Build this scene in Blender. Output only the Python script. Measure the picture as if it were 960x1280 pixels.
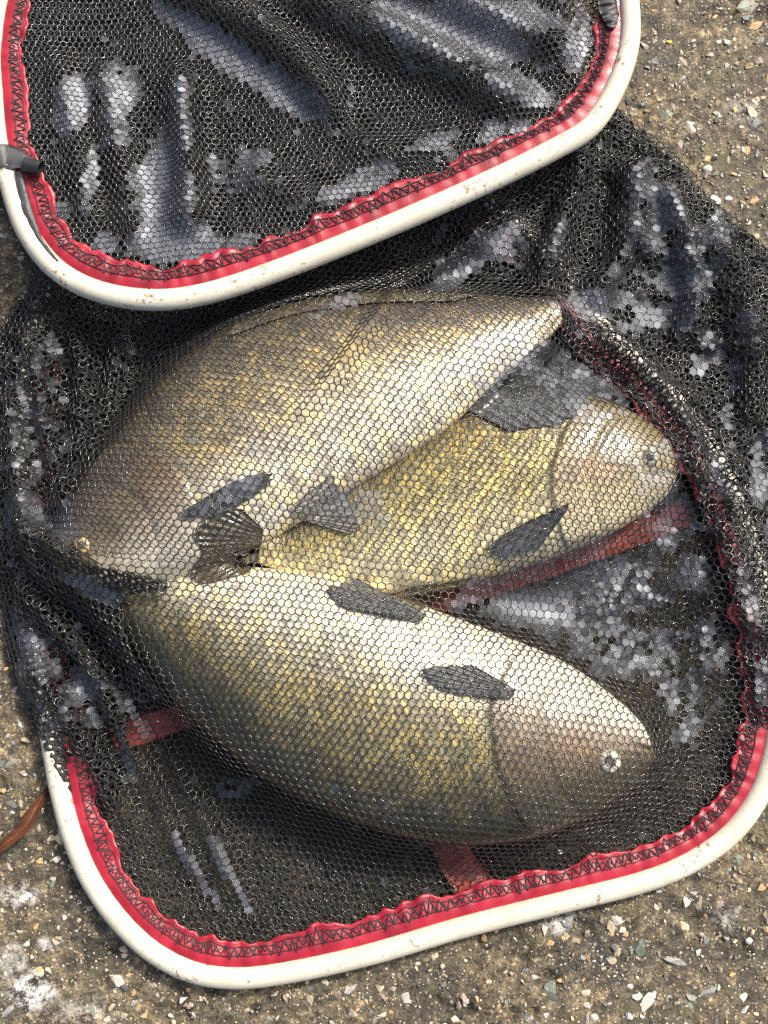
import bpy, math, random
import numpy as np
from mathutils import Vector, Matrix

random.seed(7)
RNG = np.random.default_rng(7)
scene = bpy.context.scene
for o in list(bpy.data.objects):
    bpy.data.objects.remove(o)
COL = scene.collection

# ------------------------------------------------------------------ camera
CAM = np.array([0.0, -0.090, 0.620])
TGT = np.array([0.0, 0.0, 0.0])
DIST = float(np.linalg.norm(TGT - CAM))
FPX = DIST / 0.384 * 960.0                      # focal length in photo pixels
FWD = (TGT - CAM) / DIST
RIGHT = np.array([1.0, 0.0, 0.0])
UP = np.cross(RIGHT, FWD)
cam_data = bpy.data.cameras.new("camera")
cam = bpy.data.objects.new("camera", cam_data)
COL.objects.link(cam)
cam.location = CAM
cam.rotation_euler = Vector(FWD).to_track_quat('-Z', 'Y').to_euler()
cam_data.sensor_fit = 'VERTICAL'
cam_data.sensor_height = 24.0
cam_data.lens = 24.0 * FPX / 1280.0
cam_data.clip_start = 0.01
cam_data.clip_end = 100.0
scene.camera = cam

# ------------------------------------------------------------------ sky, sun, exposure
SUN_EL, SUN_AZ = 48.0, 48.0                     # azimuth measured from +Y towards +X
world = bpy.data.worlds.new("World")
scene.world = world
world.use_nodes = True
wn = world.node_tree
sky = wn.nodes.new('ShaderNodeTexSky')
sky.sky_type = 'NISHITA'
sky.sun_disc = False
sky.sun_elevation = math.radians(SUN_EL)
sky.sun_rotation = math.radians(SUN_AZ)
sky.air_density = 1.0
sky.dust_density = 7.0
sky.ozone_density = 1.0
bg = wn.nodes['Background']
bg.inputs['Strength'].default_value = 0.13
wn.links.new(sky.outputs[0], bg.inputs['Color'])
sun_data = bpy.data.lights.new("sun", 'SUN')
sun_data.energy = 2.6
sun_data.angle = math.radians(6)
sun_data.color = (1.0, 0.95, 0.87)
sun = bpy.data.objects.new("sun", sun_data)
COL.objects.link(sun)
_el, _az = math.radians(SUN_EL), math.radians(SUN_AZ)
SUN_DIR = Vector((math.sin(_az) * math.cos(_el), math.cos(_az) * math.cos(_el), math.sin(_el)))
sun.rotation_euler = SUN_DIR.to_track_quat('Z', 'Y').to_euler()
sun.location = SUN_DIR * 3
scene.view_settings.view_transform = 'Standard'
scene.view_settings.look = 'None'
scene.view_settings.gamma = 1.0
scene.view_settings.use_curve_mapping = False
scene.view_settings.exposure = 0.72
scene.cycles.transparent_max_bounces = 24
scene.cycles.max_bounces = 8
scene.cycles.use_denoising = False

# ------------------------------------------------------------------ helpers
def P(px, py, z=0.0):
    """photo pixel + height -> point in the scene (vectorised)"""
    px = np.asarray(px, float); py = np.asarray(py, float); z = np.asarray(z, float)
    d = FWD * FPX + np.multiply.outer(px - 480.0, RIGHT) - np.multiply.outer(py - 640.0, UP)
    t = (z - CAM[2]) / d[..., 2]
    return CAM + d * t[..., None]

def to_px(pts):
    v = np.asarray(pts) - CAM
    f = v @ FWD
    return np.stack([480 + FPX * (v @ RIGHT) / f, 640 - FPX * (v @ UP) / f], -1)

def smooth(e0, e1, x):
    t = np.clip((x - e0) / (e1 - e0), 0, 1)
    return t * t * (3 - 2 * t)

def _hash(ix, iy, seed):
    h = (ix.astype(np.int64) * 374761393 + iy.astype(np.int64) * 668265263 + seed * 974634777) & 0x7fffffff
    h = ((h ^ (h >> 13)) * 1274126177) & 0x7fffffff
    return ((h ^ (h >> 16)) & 0xffffff) / float(0xffffff)

def vnoise(x, y, seed=0):
    ix = np.floor(x); iy = np.floor(y)
    fx = x - ix; fy = y - iy
    fx = fx * fx * (3 - 2 * fx); fy = fy * fy * (3 - 2 * fy)
    a = _hash(ix, iy, seed); b = _hash(ix + 1, iy, seed)
    c = _hash(ix, iy + 1, seed); d = _hash(ix + 1, iy + 1, seed)
    return (a + (b - a) * fx) * (1 - fy) + (c + (d - c) * fx) * fy

def fbm(x, y, seed=0, octv=4):
    s = 0; a = 0.5; t = 0
    for k in range(octv):
        s = s + a * vnoise(x * 2 ** k + 17.3 * k, y * 2 ** k - 9.1 * k, seed + k)
        t += a; a *= 0.5
    return s / t

def catmull(pts, us):
    pts = np.asarray(pts, float)
    n = len(pts)
    ext = np.vstack([2 * pts[0] - pts[1], pts, 2 * pts[-1] - pts[-2]])
    us = np.asarray(us, float)
    i = np.clip(np.floor(us).astype(int), 0, n - 2)
    t = (us - i)[:, None]
    p0, p1, p2, p3 = ext[i], ext[i + 1], ext[i + 2], ext[i + 3]
    return 0.5 * ((2 * p1) + (-p0 + p2) * t + (2 * p0 - 5 * p1 + 4 * p2 - p3) * t ** 2 + (-p0 + 3 * p1 - 3 * p2 + p3) * t ** 3)

def resample(poly, step):
    """open polyline -> evenly spaced points"""
    poly = np.asarray(poly, float)
    seg = np.linalg.norm(np.diff(poly, axis=0), axis=1)
    L = np.concatenate([[0], np.cumsum(seg)])
    n = max(2, int(round(L[-1] / step)) + 1)
    q = np.linspace(0, L[-1], n)
    return np.stack([np.interp(q, L, poly[:, k]) for k in range(poly.shape[1])], -1)

def seg_dist(p, poly):
    """distance of points p (N,2) to an open polyline, plus position along it 0..1"""
    poly = np.asarray(poly, float)
    best = np.full(len(p), 1e9); al = np.zeros(len(p))
    L = np.concatenate([[0], np.cumsum(np.linalg.norm(np.diff(poly, axis=0), axis=1))])
    for k in range(len(poly) - 1):
        a, b = poly[k], poly[k + 1]
        ab = b - a
        t = np.clip(((p - a) @ ab) / (ab @ ab + 1e-12), 0, 1)
        d = np.linalg.norm(p - (a + t[:, None] * ab), axis=1)
        m = d < best
        best[m] = d[m]
        al[m] = (L[k] + t[m] * np.linalg.norm(ab)) / L[-1]
    return best, al

def inside(p, poly):
    poly = np.asarray(poly, float)
    r = np.zeros(len(p), bool)
    x, y = p[:, 0], p[:, 1]
    j = len(poly) - 1
    for i in range(len(poly)):
        xi, yi = poly[i]; xj, yj = poly[j]
        c = ((yi > y) != (yj > y)) & (x < (xj - xi) * (y - yi) / (yj - yi + 1e-15) + xi)
        r ^= c
        j = i
    return r

def tag(o, label=None, cat=None, group=None, kind=None):
    if label: o['label'] = label
    if cat: o['category'] = cat
    if group: o['group'] = group
    if kind: o['kind'] = kind
    return o

def mesh_obj(name, verts, faces, mat, parent=None, smooth_shade=True, color=None, extra=None):
    """faces: (n,k) int array, or list of such arrays"""
    me = bpy.data.meshes.new(name)
    verts = np.asarray(verts, np.float32)
    if not isinstance(faces, list):
        faces = [faces]
    faces = [np.asarray(f, np.int32) for f in faces if len(f)]
    tot = sum(f.size for f in faces); nf = sum(len(f) for f in faces)
    me.vertices.add(len(verts)); me.vertices.foreach_set('co', verts.ravel())
    me.loops.add(tot); me.loops.foreach_set('vertex_index', np.concatenate([f.ravel() for f in faces]))
    me.polygons.add(nf)
    sizes = np.concatenate([np.full(len(f), f.shape[1], np.int32) for f in faces])
    starts = np.concatenate([[0], np.cumsum(sizes)[:-1]]).astype(np.int32)
    me.polygons.foreach_set('loop_start', starts)
    me.polygons.foreach_set('loop_total', sizes)
    me.polygons.foreach_set('use_smooth', np.full(nf, smooth_shade, bool))
    me.update(calc_edges=True)
    if color is not None:
        at = me.color_attributes.new('Col', 'FLOAT_COLOR', 'POINT')
        c = np.ones((len(verts), 4), np.float32); c[:, :3] = color
        at.data.foreach_set('color', c.ravel())
    if extra:
        for k, v in extra.items():
            at = me.attributes.new(k, 'FLOAT', 'POINT')
            at.data.foreach_set('value', np.asarray(v, np.float32))
    me.materials.append(mat)
    o = bpy.data.objects.new(name, me)
    COL.objects.link(o)
    if parent is not None:
        o.parent = parent
    return o

def grid_faces(n, m, wrap=False):
    i = np.arange(n - 1)[:, None]; j = np.arange(m if wrap else m - 1)[None, :]
    j2 = (j + 1) % m
    return np.stack([(i * m + j), (i * m + j2), ((i + 1) * m + j2), ((i + 1) * m + j)], -1).reshape(-1, 4)

def tube(path, rad, sides=12, closed=False):
    """tube mesh round a 3-D path"""
    path = np.asarray(path, float); n = len(path)
    if closed:
        tan = np.roll(path, -1, 0) - np.roll(path, 1, 0)
    else:
        tan = np.gradient(path, axis=0)
    tan /= np.linalg.norm(tan, axis=1)[:, None] + 1e-12
    ref = np.array([0, 0, 1.0])
    s = np.cross(tan, ref)
    bad = np.linalg.norm(s, axis=1) < 1e-3
    s[bad] = np.array([1.0, 0, 0])
    s /= np.linalg.norm(s, axis=1)[:, None]
    u = np.cross(s, tan)
    rad = np.broadcast_to(np.asarray(rad, float), (n,))
    a = np.linspace(0, 2 * np.pi, sides, endpoint=False)
    v = path[:, None, :] + rad[:, None, None] * (np.cos(a)[None, :, None] * s[:, None, :] + np.sin(a)[None, :, None] * u[:, None, :])
    f = grid_faces(n, sides, True)
    if closed:
        j = np.arange(sides); j2 = (j + 1) % sides
        f = np.vstack([f, np.stack([(n - 1) * sides + j, (n - 1) * sides + j2, j2, j], -1)])
    return v.reshape(-1, 3), f

# ------------------------------------------------------------------ materials
def new_mat(name):
    m = bpy.data.materials.new(name)
    m.use_nodes = True
    nt = m.node_tree
    return m, nt, nt.nodes['Principled BSDF']

def N(nt, kind, **kw):
    n = nt.nodes.new(kind)
    for k, v in kw.items():
        if k in n.inputs.keys():
            n.inputs[k].default_value = v
        else:
            setattr(n, k, v)
    return n

def ramp(nt, fac, stops):
    r = nt.nodes.new('ShaderNodeValToRGB')
    e = r.color_ramp.elements
    while len(e) < len(stops):
        e.new(0.5)
    for el, (p, c) in zip(e, stops):
        el.position = p
        el.color = (*c, 1) if len(c) == 3 else c
    nt.links.new(fac, r.inputs[0])
    return r

def mixc(nt, fac, a, b, mode='MIX'):
    m = nt.nodes.new('ShaderNodeMix'); m.data_type = 'RGBA'; m.blend_type = mode
    for sock, v in ((m.inputs[0], fac), (m.inputs[6], a), (m.inputs[7], b)):
        if isinstance(v, (int, float)):
            sock.default_value = v
        elif isinstance(v, tuple):
            sock.default_value = (*v, 1)
        else:
            nt.links.new(v, sock)
    return m.outputs[2]

def m_ground():
    m, nt, b = new_mat('damp_concrete')
    L = nt.links
    tc = N(nt, 'ShaderNodeTexCoord')
    big = N(nt, 'ShaderNodeTexNoise', Scale=22.0, Detail=5.0, Roughness=0.6)
    L.new(tc.outputs['Object'], big.inputs['Vector'])
    mid = N(nt, 'ShaderNodeTexNoise', Scale=150.0, Detail=8.0, Roughness=0.8)
    L.new(tc.outputs['Object'], mid.inputs['Vector'])
    fine = N(nt, 'ShaderNodeTexNoise', Scale=620.0, Detail=3.0, Roughness=0.7)
    L.new(tc.outputs['Object'], fine.inputs['Vector'])
    c1 = ramp(nt, mid.outputs['Fac'], [(0.37, (0.024, 0.021, 0.015)), (0.47, (0.076, 0.064, 0.044)), (0.55, (0.142, 0.118, 0.079)), (0.66, (0.36, 0.295, 0.195))])
    c2 = ramp(nt, big.outputs['Fac'], [(0.36, (0.42, 0.43, 0.41)), (0.62, (1.26, 1.19, 1.05))])
    c = mixc(nt, 1.0, c1.outputs[0], c2.outputs[0], 'MULTIPLY')
    c3 = ramp(nt, fine.outputs['Fac'], [(0.34, (0.4, 0.4, 0.4)), (0.5, (1.0, 1.0, 1.0)), (0.66, (1.75, 1.65, 1.45))])
    c = mixc(nt, 0.9, c, c3.outputs[0], 'MULTIPLY')
    # greenish algae film
    alg = N(nt, 'ShaderNodeTexNoise', Scale=38.0, Detail=4.0, Roughness=0.65)
    mp = N(nt, 'ShaderNodeMapping'); mp.inputs['Location'].default_value = (3.1, 1.7, 0)
    L.new(tc.outputs['Object'], mp.inputs['Vector']); L.new(mp.outputs[0], alg.inputs['Vector'])
    ar = ramp(nt, alg.outputs['Fac'], [(0.52, (0, 0, 0)), (0.68, (0.6, 0.6, 0.6))])
    c = mixc(nt, ar.outputs[0], c, (0.085, 0.085, 0.035))
    # small sand grains
    vo = N(nt, 'ShaderNodeTexVoronoi', Scale=520.0, feature='F1')
    L.new(tc.outputs['Object'], vo.inputs['Vector'])
    vr = ramp(nt, vo.outputs['Distance'], [(0.16, (1, 1, 1)), (0.30, (0, 0, 0))])
    sep = N(nt, 'ShaderNodeSeparateColor'); L.new(vo.outputs['Color'], sep.inputs[0])
    gt = N(nt, 'ShaderNodeMath', operation='GREATER_THAN'); gt.inputs[1].default_value = 0.72
    L.new(sep.outputs[0], gt.inputs[0])
    mu = N(nt, 'ShaderNodeMath', operation='MULTIPLY'); L.new(vr.outputs[0], mu.inputs[0]); L.new(gt.outputs[0], mu.inputs[1])
    gcol = ramp(nt, sep.outputs[1], [(0.0, (0.5, 0.42, 0.28)), (0.5, (0.55, 0.5, 0.42)), (0.8, (0.42, 0.26, 0.13)), (1.0, (0.3, 0.31, 0.3))])
    c = mixc(nt, mu.outputs[0], c, gcol.outputs[0])
    # lime stains (own shape, attribute on the mesh)
    at = N(nt, 'ShaderNodeAttribute', attribute_name='stain')
    sm = N(nt, 'ShaderNodeMath', operation='MULTIPLY'); sm.use_clamp = True
    sr = ramp(nt, mid.outputs['Fac'], [(0.44, (0, 0, 0)), (0.54, (1, 1, 1))])
    L.new(at.outputs['Fac'], sm.inputs[0]); L.new(sr.outputs[0], sm.inputs[1])
    c = mixc(nt, sm.outputs[0], c, (0.62, 0.61, 0.58))
    aw = N(nt, 'ShaderNodeAttribute', attribute_name='bag_dark')      # concrete darker inside the bag outline
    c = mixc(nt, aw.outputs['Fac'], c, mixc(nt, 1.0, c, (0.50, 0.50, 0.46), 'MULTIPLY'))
    L.new(c, b.inputs['Base Color'])
    rr = ramp(nt, big.outputs['Fac'], [(0.35, (0.42, 0.42, 0.42)), (0.6, (0.7, 0.7, 0.7))])
    L.new(rr.outputs[0], b.inputs['Roughness'])
    bp = N(nt, 'ShaderNodeBump', Strength=0.8, Distance=0.0012)
    ad = N(nt, 'ShaderNodeMath', operation='ADD'); L.new(fine.outputs['Fac'], ad.inputs[0]); L.new(mid.outputs['Fac'], ad.inputs[1])
    L.new(ad.outputs[0], bp.inputs['Height']); L.new(bp.outputs[0], b.inputs['Normal'])
    return m

def m_stone(name, use_attr=True, col=(0.5, 0.5, 0.5)):
    m, nt, b = new_mat(name)
    L = nt.links
    tc = N(nt, 'ShaderNodeTexCoord')
    no = N(nt, 'ShaderNodeTexNoise', Scale=700.0 if use_attr else 4.0, Detail=4.0, Roughness=0.7)
    L.new(tc.outputs['Object'], no.inputs['Vector'])
    r = ramp(nt, no.outputs['Fac'], [(0.3, (0.55, 0.54, 0.52)), (0.55, (1, 1, 1)), (0.75, (1.2, 1.2, 1.2))])
    if use_attr:
        at = N(nt, 'ShaderNodeAttribute', attribute_name='Col')
        c = mixc(nt, 1.0, at.outputs['Color'], r.outputs[0], 'MULTIPLY')
    else:
        oi = N(nt, 'ShaderNodeObjectInfo')
        rv = ramp(nt, oi.outputs['Random'], [(0.0, (0.7, 0.7, 0.7)), (1.0, (1.2, 1.18, 1.1))])
        c = mixc(nt, 1.0, col, r.outputs[0], 'MULTIPLY')
        c = mixc(nt, 1.0, c, rv.outputs[0], 'MULTIPLY')
    L.new(c, b.inputs['Base Color'])
    b.inputs['Roughness'].default_value = 0.5
    bp = N(nt, 'ShaderNodeBump', Strength=0.5, Distance=0.0006)
    L.new(no.outputs['Fac'], bp.inputs['Height']); L.new(bp.outputs[0], b.inputs['Normal'])
    return m

def m_net():
    m, nt, b = new_mat('wet_black_nylon')
    b.inputs['Base Color'].default_value = (0.026, 0.026, 0.025, 1)
    b.inputs['Roughness'].default_value = 0.15
    b.inputs['Specular IOR Level'].default_value = 0.95
    tc = N(nt, 'ShaderNodeTexCoord')
    no = N(nt, 'ShaderNodeTexNoise', Scale=900.0, Detail=2.0)
    nt.links.new(tc.outputs['Object'], no.inputs['Vector'])
    bp = N(nt, 'ShaderNodeBump', Strength=0.9, Distance=0.0006)
    nt.links.new(no.outputs['Fac'], bp.inputs['Height']); nt.links.new(bp.outputs[0], b.inputs['Normal'])
    return m

def m_film():
    m = bpy.data.materials.new('water_film'); m.use_nodes = True
    nt = m.node_tree
    nt.nodes.clear()
    out = N(nt, 'ShaderNodeOutputMaterial')
    tr = N(nt, 'ShaderNodeBsdfTransparent'); tr.inputs[0].default_value = (0.93, 0.94, 0.95, 1)
    gl = N(nt, 'ShaderNodeBsdfGlossy'); gl.inputs['Roughness'].default_value = 0.58
    gl.inputs['Color'].default_value = (0.84, 0.89, 1.0, 1)
    lw = N(nt, 'ShaderNodeFresnel', IOR=2.2)
    mx = N(nt, 'ShaderNodeMixShader')
    ma = N(nt, 'ShaderNodeMath', operation='MULTIPLY_ADD'); ma.inputs[1].default_value = 0.32; ma.inputs[2].default_value = 0.10
    nt.links.new(lw.outputs[0], ma.inputs[0])
    at = N(nt, 'ShaderNodeAttribute', attribute_name='thick')
    mt = N(nt, 'ShaderNodeMath', operation='MULTIPLY')
    nt.links.new(ma.outputs[0], mt.inputs[0]); nt.links.new(at.outputs['Fac'], mt.inputs[1]); nt.links.new(mt.outputs[0], mx.inputs[0])
    nt.links.new(tr.outputs[0], mx.inputs[1]); nt.links.new(gl.outputs[0], mx.inputs[2])
    nt.links.new(mx.outputs[0], out.inputs['Surface'])
    return m

def m_fish(name, metallic=0.25):
    m, nt, b = new_mat(name)
    L = nt.links
    at = N(nt, 'ShaderNodeAttribute', attribute_name='Col')
    tc = N(nt, 'ShaderNodeTexCoord')
    no = N(nt, 'ShaderNodeTexNoise', Scale=160.0, Detail=5.0, Roughness=0.65)
    L.new(tc.outputs['Object'], no.inputs['Vector'])
    r = ramp(nt, no.outputs['Fac'], [(0.3, (0.72, 0.72, 0.70)), (0.5, (1, 1, 1)), (0.7, (1.15, 1.15, 1.12))])
    c = mixc(nt, 1.0, at.outputs['Color'], r.outputs[0], 'MULTIPLY')
    L.new(c, b.inputs['Base Color'])
    ag = N(nt, 'ShaderNodeAttribute', attribute_name='gleam')
    mm = N(nt, 'ShaderNodeMath', operation='MULTIPLY'); mm.inputs[1].default_value = metallic
    L.new(ag.outputs['Fac'], mm.inputs[0]); L.new(mm.outputs[0], b.inputs['Metallic'])
    b.inputs['Roughness'].default_value = 0.33
    b.inputs['Coat Weight'].default_value = 0.4
    b.inputs['Coat Roughness'].default_value = 0.14
    b.inputs['Subsurface Weight'].default_value = 0.0
    bp = N(nt, 'ShaderNodeBump', Strength=0.25, Distance=0.0006)
    n2 = N(nt, 'ShaderNodeTexNoise', Scale=900.0, Detail=2.0)
    L.new(tc.outputs['Object'], n2.inputs['Vector']); L.new(n2.outputs['Fac'], bp.inputs['Height'])
    L.new(bp.outputs[0], b.inputs['Normal'])
    return m

def m_plain(name, col, rough=0.4, noise=0.25, scale=200.0, coat=0.0, bump=0.3, bdist=0.0005):
    m, nt, b = new_mat(name)
    L = nt.links
    tc = N(nt, 'ShaderNodeTexCoord')
    no = N(nt, 'ShaderNodeTexNoise', Scale=scale, Detail=5.0, Roughness=0.65)
    L.new(tc.outputs['Object'], no.inputs['Vector'])
    r = ramp(nt, no.outputs['Fac'], [(0.28, (1 - noise,) * 3), (0.5, (1, 1, 1)), (0.72, (1 + noise,) * 3)])
    c = mixc(nt, 1.0, tuple(col), r.outputs[0], 'MULTIPLY')
    L.new(c, b.inputs['Base Color'])
    b.inputs['Roughness'].default_value = rough
    b.inputs['Coat Weight'].default_value = coat
    b.inputs['Coat Roughness'].default_value = 0.1
    bp = N(nt, 'ShaderNodeBump', Strength=bump, Distance=bdist)
    L.new(no.outputs['Fac'], bp.inputs['Height']); L.new(bp.outputs[0], b.inputs['Normal'])
    return m

def m_hoop():
    m, nt, b = new_mat('cream_coated_metal')
    L = nt.links
    tc = N(nt, 'ShaderNodeTexCoord')
    no = N(nt, 'ShaderNodeTexNoise', Scale=55.0, Detail=8.0, Roughness=0.75)
    L.new(tc.outputs['Object'], no.inputs['Vector'])
    n2 = N(nt, 'ShaderNodeTexNoise', Scale=420.0, Detail=4.0, Roughness=0.7)
    L.new(tc.outputs['Object'], n2.inputs['Vector'])
    base = ramp(nt, no.outputs['Fac'], [(0.35, (0.52, 0.49, 0.37)), (0.6, (0.64, 0.61, 0.50))])
    mu = N(nt, 'ShaderNodeMath', operation='MULTIPLY'); L.new(no.outputs['Fac'], mu.inputs[0]); L.new(n2.outputs['Fac'], mu.inputs[1])
    ru = ramp(nt, mu.outputs[0], [(0.315, (0, 0, 0)), (0.37, (1, 1, 1))])
    c = mixc(nt, ru.outputs[0], base.outputs[0], (0.30, 0.15, 0.05))
    dk = ramp(nt, n2.outputs['Fac'], [(0.27, (1, 1, 1)), (0.33, (0, 0, 0))])
    c = mixc(nt, dk.outputs[0], c, (0.12, 0.09, 0.06))
    L.new(c, b.inputs['Base Color'])
    b.inputs['Roughness'].default_value = 0.32
    bp = N(nt, 'ShaderNodeBump', Strength=0.2, Distance=0.0004)
    L.new(n2.outputs['Fac'], bp.inputs['Height']); L.new(bp.outputs[0], b.inputs['Normal'])
    return m

def m_band():
    m, nt, b = new_mat('wet_red_fabric')
    L = nt.links
    tc = N(nt, 'ShaderNodeTexCoord')
    no = N(nt, 'ShaderNodeTexNoise', Scale=70.0, Detail=5.0, Roughness=0.6)
    L.new(tc.outputs['Object'], no.inputs['Vector'])
    base = ramp(nt, no.outputs['Fac'], [(0.3, (0.17, 0.006, 0.013)), (0.55, (0.32, 0.011, 0.026)), (0.75, (0.42, 0.026, 0.045))])
    L.new(base.outputs[0], b.inputs['Base Color'])
    b.inputs['Roughness'].default_value = 0.38
    b.inputs['Coat Weight'].default_value = 0.05
    wv = N(nt, 'ShaderNodeTexNoise', Scale=1500.0, Detail=2.0)
    L.new(tc.outputs['Object'], wv.inputs['Vector'])
    bp = N(nt, 'ShaderNodeBump', Strength=0.35, Distance=0.0004)
    L.new(wv.outputs['Fac'], bp.inputs['Height']); L.new(bp.outputs[0], b.inputs['Normal'])
    return m

M_GROUND = m_ground()
M_AGG = m_stone('aggregate_stone')
M_NET = m_net()
M_FILM = m_film()
M_NETDULL = m_plain('shaded_black_mesh', (0.017, 0.017, 0.016), 0.55, 0.3, 300.0)  # darker copy of the net nylon, shade of the under layers in its colour
M_DROP, _nt, _b = new_mat('water_drop')
_b.inputs['Base Color'].default_value = (1, 1, 1, 1); _b.inputs['Transmission Weight'].default_value = 1.0
_b.inputs['IOR'].default_value = 1.33; _b.inputs['Roughness'].default_value = 0.04
M_FISH = m_fish('fish_skin')
M_HOOP = m_hoop()
M_BAND = m_band()
M_TAPE = m_plain('faded_red_tape', (0.24, 0.036, 0.024), 0.5, 0.6, 90.0)
M_THREAD = m_plain('black_thread', (0.022, 0.012, 0.015), 0.5)
M_RUBBER = m_plain('black_rubber', (0.02, 0.021, 0.022), 0.35, 0.4, 150.0)
M_GREYTAPE = m_plain('worn_dark_tape', (0.05, 0.052, 0.052), 0.5, 0.5, 120.0)
M_FIN = m_plain('grey_fin', (0.085, 0.088, 0.088), 0.35, 0.45, 140.0, coat=0.5)
M_FINBROWN = m_plain('olive_fin', (0.13, 0.11, 0.06), 0.35, 0.45, 140.0, coat=0.5)
M_FINDARK = m_plain('dark_brown_fin', (0.095, 0.078, 0.045), 0.35, 0.6, 120.0, coat=0.5)
M_FINPALE = m_plain('pale_grey_fin', (0.30, 0.29, 0.25), 0.35, 0.35, 140.0, coat=0.5)
M_EYE = m_plain('pale_iris', (0.46, 0.43, 0.34), 0.15, 0.5, 300.0, coat=1.0, bump=0.0)
M_EYEGOLD = m_plain('gold_iris', (0.50, 0.36, 0.16), 0.15, 0.3, 300.0, coat=1.0, bump=0.0)
M_PUPIL = m_plain('black_pupil', (0.075, 0.066, 0.048), 0.08, 0.1, 100.0, coat=1.0, bump=0.0)
M_LEAF = m_plain('dry_brown_leaf', (0.12, 0.045, 0.022), 0.42, 0.5, 160.0, coat=0.3)

# ------------------------------------------------------------------ outlines taken from the photograph
HOOP1_Z, HOOP2_Z = 0.036, 0.0062
TUBE_R = 0.0053
H1 = [(-10, 60), (-8, 120), (-2, 180), (13, 232), (33, 288), (70, 336), (122, 364), (190, 375), (258, 367), (350, 337),
      (480, 285), (600, 232), (690, 188), (738, 158), (768, 112), (785, 62), (787, 15), (778, -40), (745, -100), (640, -140),
      (400, -150), (160, -130), (50, -90), (5, -20)]
H2 = [(67, 940), (75, 985), (90, 1042), (113, 1097), (147, 1147), (190, 1188), (240, 1214), (295, 1222), (360, 1215),
      (460, 1193), (580, 1158), (700, 1128), (800, 1103), (862, 1078), (912, 1043), (946, 998), (965, 945), (972, 890),
      (966, 815), (950, 735), (928, 655), (895, 578), (850, 512), (802, 460), (755, 415), (690, 330), (600, 250), (450, 215),
      (250, 225), (130, 270), (62, 350), (34, 470), (26, 600), (30, 720), (45, 830), (58, 890)]

def closed_path(pts, z, step):
    n = len(pts)
    ext = pts[-3:] + pts + pts[:3]
    us = np.linspace(3, 3 + n, n * 24 + 1)
    c = catmull(ext, us)
    c3 = P(c[:, 0], c[:, 1], z)
    r = resample(c3, step)
    return r[:-1]

hoop1_path = closed_path(H1, HOOP1_Z, 0.003)
hoop2_path = closed_path(H2, HOOP2_Z, 0.003)
hoop1_px = to_px(hoop1_path); hoop2_px = to_px(hoop2_path)

# outline of the folded bag (scene coordinates, ground level)
BAG_FREE_R = [(705, 95), (775, 138), (815, 172), (850, 203), (900, 258), (960, 310), (1010, 380), (1040, 500), (1045, 650), (1035, 800), (1010, 905)]
BAG_HEM = [(958, 930), (938, 985), (905, 1028), (858, 1060), (795, 1085), (700, 1110), (580, 1140), (460, 1175), (360, 1197), (295, 1204),
           (245, 1196), (200, 1172), (160, 1134), (128, 1088), (106, 1038), (90, 985)]
BAG_FREE_L = [(84, 990), (56, 930), (30, 882), (10, 815), (0, 740), (-8, 640), (-12, 520), (-8, 430), (10, 395), (34, 368), (40, 345), (22, 300), (0, 250), (-30, 200), (-60, 60)]
BAG_TOP = [(-60, -200), (705, -200)]
BAG = BAG_FREE_R + BAG_HEM + BAG_FREE_L + BAG_TOP
bag_xy = P(*np.array(BAG, float).T, 0.004)[:, :2]
free_r_xy = P(*np.array(BAG_FREE_R, float).T, 0.004)[:, :2]
free_l_xy = P(*np.array(BAG_FREE_L, float).T, 0.004)[:, :2]

# ------------------------------------------------------------------ ground
def build_ground():
    xs = np.concatenate([[-1.6, -1.0, -0.6, -0.4, -0.32], np.arange(-0.26, 0.2601, 0.0014), [0.32, 0.4, 0.6, 1.0, 1.6]])
    ys = np.concatenate([[-1.6, -1.0, -0.6, -0.42], np.arange(-0.31, 0.3301, 0.0014), [0.42, 0.6, 1.0, 1.6]])
    X, Y = np.meshgrid(xs, ys, indexing='ij')
    z = 0.0030 * (fbm(X * 28, Y * 28, 3, 3) - 0.5) + 0.0022 * (fbm(X * 130, Y * 130, 11, 4) - 0.5)
    z += 0.0011 * (vnoise(X * 420, Y * 420, 23) - 0.5)
    pits = smooth(0.66, 0.78, fbm(X * 75, Y * 75, 41, 3))
    z -= 0.0022 * pits
    z = np.where((np.abs(X) < 0.27) & (np.abs(Y) < 0.34), z, 0.0) - 0.0006
    px = to_px(np.stack([X, Y, z], -1).reshape(-1, 3))
    st = np.zeros(len(px))
    for cx, cy, rx, ry, a in ((38, 1238, 34, 26, 1.0), (22, 1120, 26, 16, 0.75), (12, 1205, 26, 30, 0.45), (700, 1150, 24, 20, 0.7), (60, 1180, 18, 10, 0.6), (905, 1145, 22, 16, 0.35), (930, 140, 26, 18, 0.3), (110, 1265, 40, 20, 0.35)):
        d = np.hypot((px[:, 0] - cx) / rx, (px[:, 1] - cy) / ry)
        st = np.maximum(st, a * (1 - smooth(0.5, 1.15, d + 0.9 * (fbm(px[:, 0] / 14, px[:, 1] / 14, 5) - 0.5))))
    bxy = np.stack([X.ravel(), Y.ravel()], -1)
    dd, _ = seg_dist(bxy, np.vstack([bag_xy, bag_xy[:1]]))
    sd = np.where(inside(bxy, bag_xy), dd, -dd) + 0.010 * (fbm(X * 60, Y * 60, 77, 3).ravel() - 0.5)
    bag_dark = smooth(-0.003, 0.006, sd)
    g = mesh_obj('ground', np.stack([X, Y, z], -1).reshape(-1, 3), grid_faces(len(xs), len(ys)), M_GROUND, extra={'stain': st, 'bag_dark': bag_dark})
    tag(g, 'rough damp concrete paving with exposed gravel', 'ground', kind='structure')
    return g

ground = build_ground()

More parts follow.
